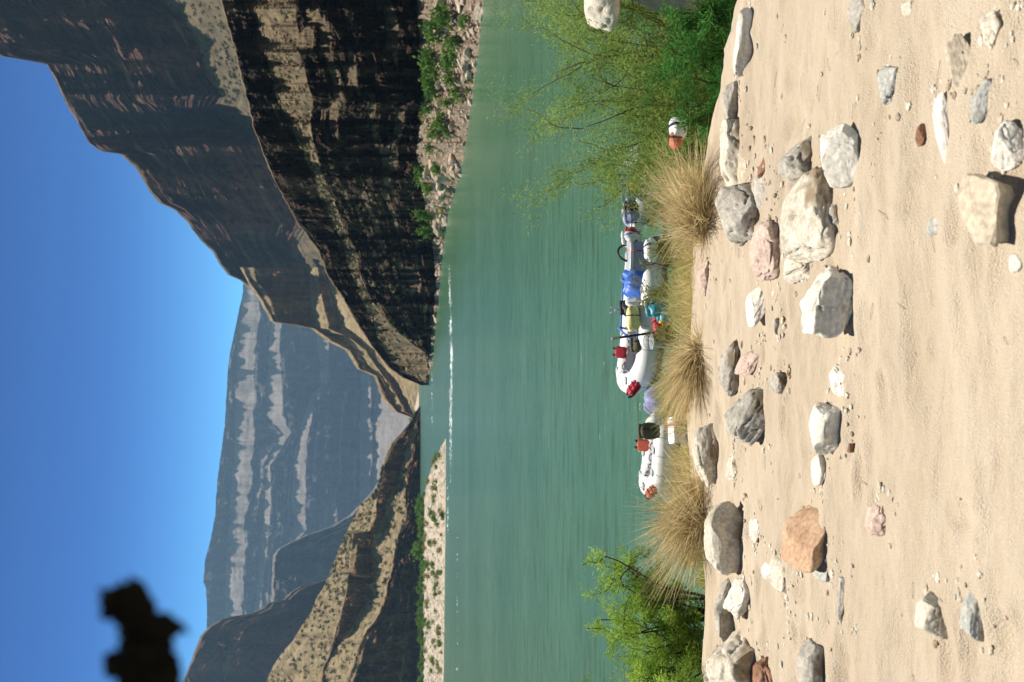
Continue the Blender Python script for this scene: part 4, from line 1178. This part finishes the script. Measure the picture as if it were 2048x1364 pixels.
A = Acc(); A.add(*tube([(.2 * math.cos(t), 0, .18 + .24 * math.sin(t)) for t in np.linspace(-.5, np.pi + .5, 16)], .022, 7)); A.build('back_frame', M['black'], root)
for sx in (-1, 1):
    A = Acc(); A.add(*tube([(sx * .18, -.18, -.2), (sx * .17, .1, .2)], .012, 6)); A.build('leg', M['steel'], root)
    A = Acc(); A.add(*tube([(sx * .18, .16, -.2), (sx * .17, -.16, .16)], .012, 6)); A.build('leg', M['steel'], root)
V, F_ = rbox(.36, .32, .03, 4); V += np.array([0, -.02, .12]); mk('seat', V, F_, M['coral'], root)
tag(root, 'folded camp chair with a black hooped frame on the gear heap', 'chair')
bag('dry_bag', 'royal blue bag at the water edge behind the straw grass', at_z(1272, 388, .46), .46, .3, .26, M['blue'], .3, seed=16)
bag('dry_bag', 'small coral bag beside the royal blue bag', at_z(1280, 370, .46), .28, .2, .2, M['coral'], .3, seed=17, roll=False)
bag('dry_bag', 'black bag on the blue grey raft between the blue and white bags', at_z(1276, 418, .44), .34, .28, .24, M['black'], .2, seed=31)
bag('dry_bag', 'pale blue grey sack on the blue grey raft by the gear heap', at_z(1278, 436, .44), .30, .26, .26, M['violet'], .5, seed=32)
bag('dry_bag', 'royal blue bag on the blue grey raft under the tamarisk twigs', at_z(1274, 352, .46), .4, .3, .24, M['blue'], .1, seed=33)
# white bags in the bushes, gear on the bank
def bank_pt(X, Y, y):
    p = at_y(X, Y, y); return np.array([p[0], p[1], max(p[2], float(ground(p[0], p[1], False)))])
def bank_at(Y, y): 
    q = on_bank(Y, y); return q
bag('stuff_sack', 'white sack on the near tube below the folding chair', at_z(1314, 500, .44), .42, .3, .24, M['sheet'], .4, seed=18, roll=False)
bag('stuff_sack', 'white sack on the near tube beside the blue tarp', at_z(1312, 598, .44), .36, .28, .22, M['sheet'], .1, seed=19, roll=False)
bag('stuff_sack', 'white sack hung in the tamarisk beside the coral red bag', at_y(1372, 258, 7.6), .20, .16, .14, M['sheet'], .1, seed=20, roll=False)
bag('stuff_sack', 'coral red bag hung in the tamarisk beside the white sack', at_y(1362, 279, 7.6), .16, .12, .10, M['coral'], -.2, seed=21, roll=False)
# smaller raft load
jacket('coral life jacket hooked on the far tube of the smaller raft', at_z(1297, 892, .40), 2.9, M['coral'], .5, .52)
jacket('coral life jacket on the bow of the smaller raft', at_z(1311, 976, .50), 1.2, M['coral'], -.9, .5)
jacket('coral life jacket at the stern of the smaller raft', at_z(1360, 852, .25), .3, M['coral'], -.5, .55)
bag('backpack', 'dark brown bulging pack standing up on the smaller raft', at_z(1318, 862, .45), .30, .26, .36, M['olive'], .1, seed=22, tilt=.1)
crate('cool_box', 'white cool box standing on the bank rim by the pale boulder', on_bank(860, 7.45), .22, .17, .14, M['sheet'], M['raft'], .15, 'cool box')
cloth('tarp', 'crumpled violet tarp lying between the two white rafts', at_z(1318, 800, .06), .62, .5, .34, M['violet'], .4, 9)

# pale rocks at the water edge beside the tamarisk
def edge_rock(label, X0, X1, Y0, Y1, y, style, mat, seed):
    s = y / F
    V, F_ = rock_mesh((Y1 - Y0) * s, .7 * (Y1 - Y0) * s, (X1 - X0) * s * 1.5, style, seed, 3)
    c = at_y((X0 + X1) / 2, (Y0 + Y1) / 2, y)
    o = mk('boulder', V, F_, mat); o.location = c + np.array([0, 0, -(X1 - X0) * s * .25])
    return tag(o, label, 'boulder')
edge_rock('pale square ended slab lying on a rounded boulder beside the tamarisk', 1168, 1215, -130, 62, 8.5, 'slab', M['pale_rock'], 501)
edge_rock('tall rounded pale boulder carrying the square ended slab beside the tamarisk', 1214, 1400, -170, 28, 8.5, 'round', M['pale_rock'], 502)

# ------------------------------------------------------------------ dark twig close to the lens, held up by a tall dry stalk
YT = .55
def tw(X, Y, dy=0.0): return at_y(X, Y, YT + dy)
root = empty('dry_stalk', (-.62, .62, float(ground(-.62, .62))))
org = np.array(root.location)
acc = Acc()
pth = np.array([(-.62, .62, float(ground(-.62, .62)) - .05), (-.66, .6, 4.2), (-.55, .57, 4.85), tw(330, 1560), tw(308, 1440), tw(300, 1340), tw(285, 1260), tw(262, 1200)])
acc.add(*tube(pth - org, np.linspace(.009, .006, len(pth)), 8))
acc.build('stem', M['backlit_leaf'], root)
lumps = [(255, 1195, 42, 30), (268, 1178, 22, 20), (228, 1200, 26, 22), (220, 1225, 20, 16), (268, 1230, 36, 34), (285, 1262, 40, 40), (318, 1250, 36, 26), (295, 1300, 46, 40), (315, 1335, 44, 40),
         (250, 1330, 34, 26), (228, 1322, 20, 18), (300, 1380, 60, 50), (270, 1300, 30, 30), (320, 1440, 50, 60), (222, 1345, 14, 12), (340, 1262, 22, 14), (290, 1218, 22, 22)]
sc_ = YT / (F * cp)
for i, (X, Y_, a, b) in enumerate(lumps):
    V, F_ = ico(3)
    V = V * (1 + .45 * (vn3(V[:, 0] * 2 + i * 7, V[:, 1] * 2, V[:, 2] * 2, 60 + i) - .5))[:, None]
    V = V * np.array([b, .8 * min(a, b), a]) * sc_
    o = mk('seed_head', V + tw(X, Y_, .004 * ((i % 3) - 1)) - org, F_, M['backlit_leaf'], root)
A = Acc()
A.add(*tube(np.array([tw(335, 1245), tw(352, 1248), tw(366, 1255), tw(377, 1268)]) - org, np.array([14, 10, 7, 3]) * sc_, 8))
A.build('dry_leaf', M['backlit_leaf'], root)
A = Acc()
A.add(*tube(np.array([tw(232, 1190), tw(214, 1186), tw(204, 1182)]) - org, np.array([14, 10, 5]) * sc_, 8))
A.build('dry_leaf', M['backlit_leaf'], root)
A = Acc()
for (X, Y_), (X2, Y2) in [((215, 1195), (196, 1176)), ((262, 1172), (262, 1150)), ((225, 1215), (204, 1222)), ((330, 1285), (352, 1296)), ((222, 1318), (206, 1310)), ((300, 1225), (312, 1206)), ((250, 1182), (240, 1160)), ((338, 1318), (356, 1326))]:
    A.add(*tube(np.array([tw(X, Y_), tw((X + X2) / 2, (Y_ + Y2) / 2, .004), tw(X2, Y2)]) - org, np.array([9, 6, 2]) * sc_, 6))
A.build('bract', M['backlit_leaf'], root)
tag(root, 'blackish out of focus seed stalk poking into the sky close to the lens', 'plant')

# ------------------------------------------------------------------ canyon air
m_haze, nt, out = new_mat('haze')
pv = N(nt, 'ShaderNodeVolumePrincipled')
pv.inputs['Color'].default_value = (.42, .66, 1.0, 1)
pv.inputs['Density'].default_value = 0.00016
nt.links.new(pv.outputs[0], out.inputs['Volume'])
zt_ = 540.0
V = np.array([(x, y, z) for x in (-1550, 1550) for y in (-110, 2520) for z in (-3.0, zt_)], float)
Fh = np.array([[0, 1, 3, 2], [4, 6, 7, 5], [0, 4, 5, 1], [2, 3, 7, 6], [0, 2, 6, 4], [1, 5, 7, 3]])
tag(mk('haze', V, Fh, m_haze, smooth=False), kind='stuff')
mz = max((o.matrix_world @ Vector(c))[2] for o in bpy.data.objects if o.type == 'MESH' and o.name not in ('haze',) and o.get('kind') == 'structure' for c in o.bound_box)
print('highest ground', mz)
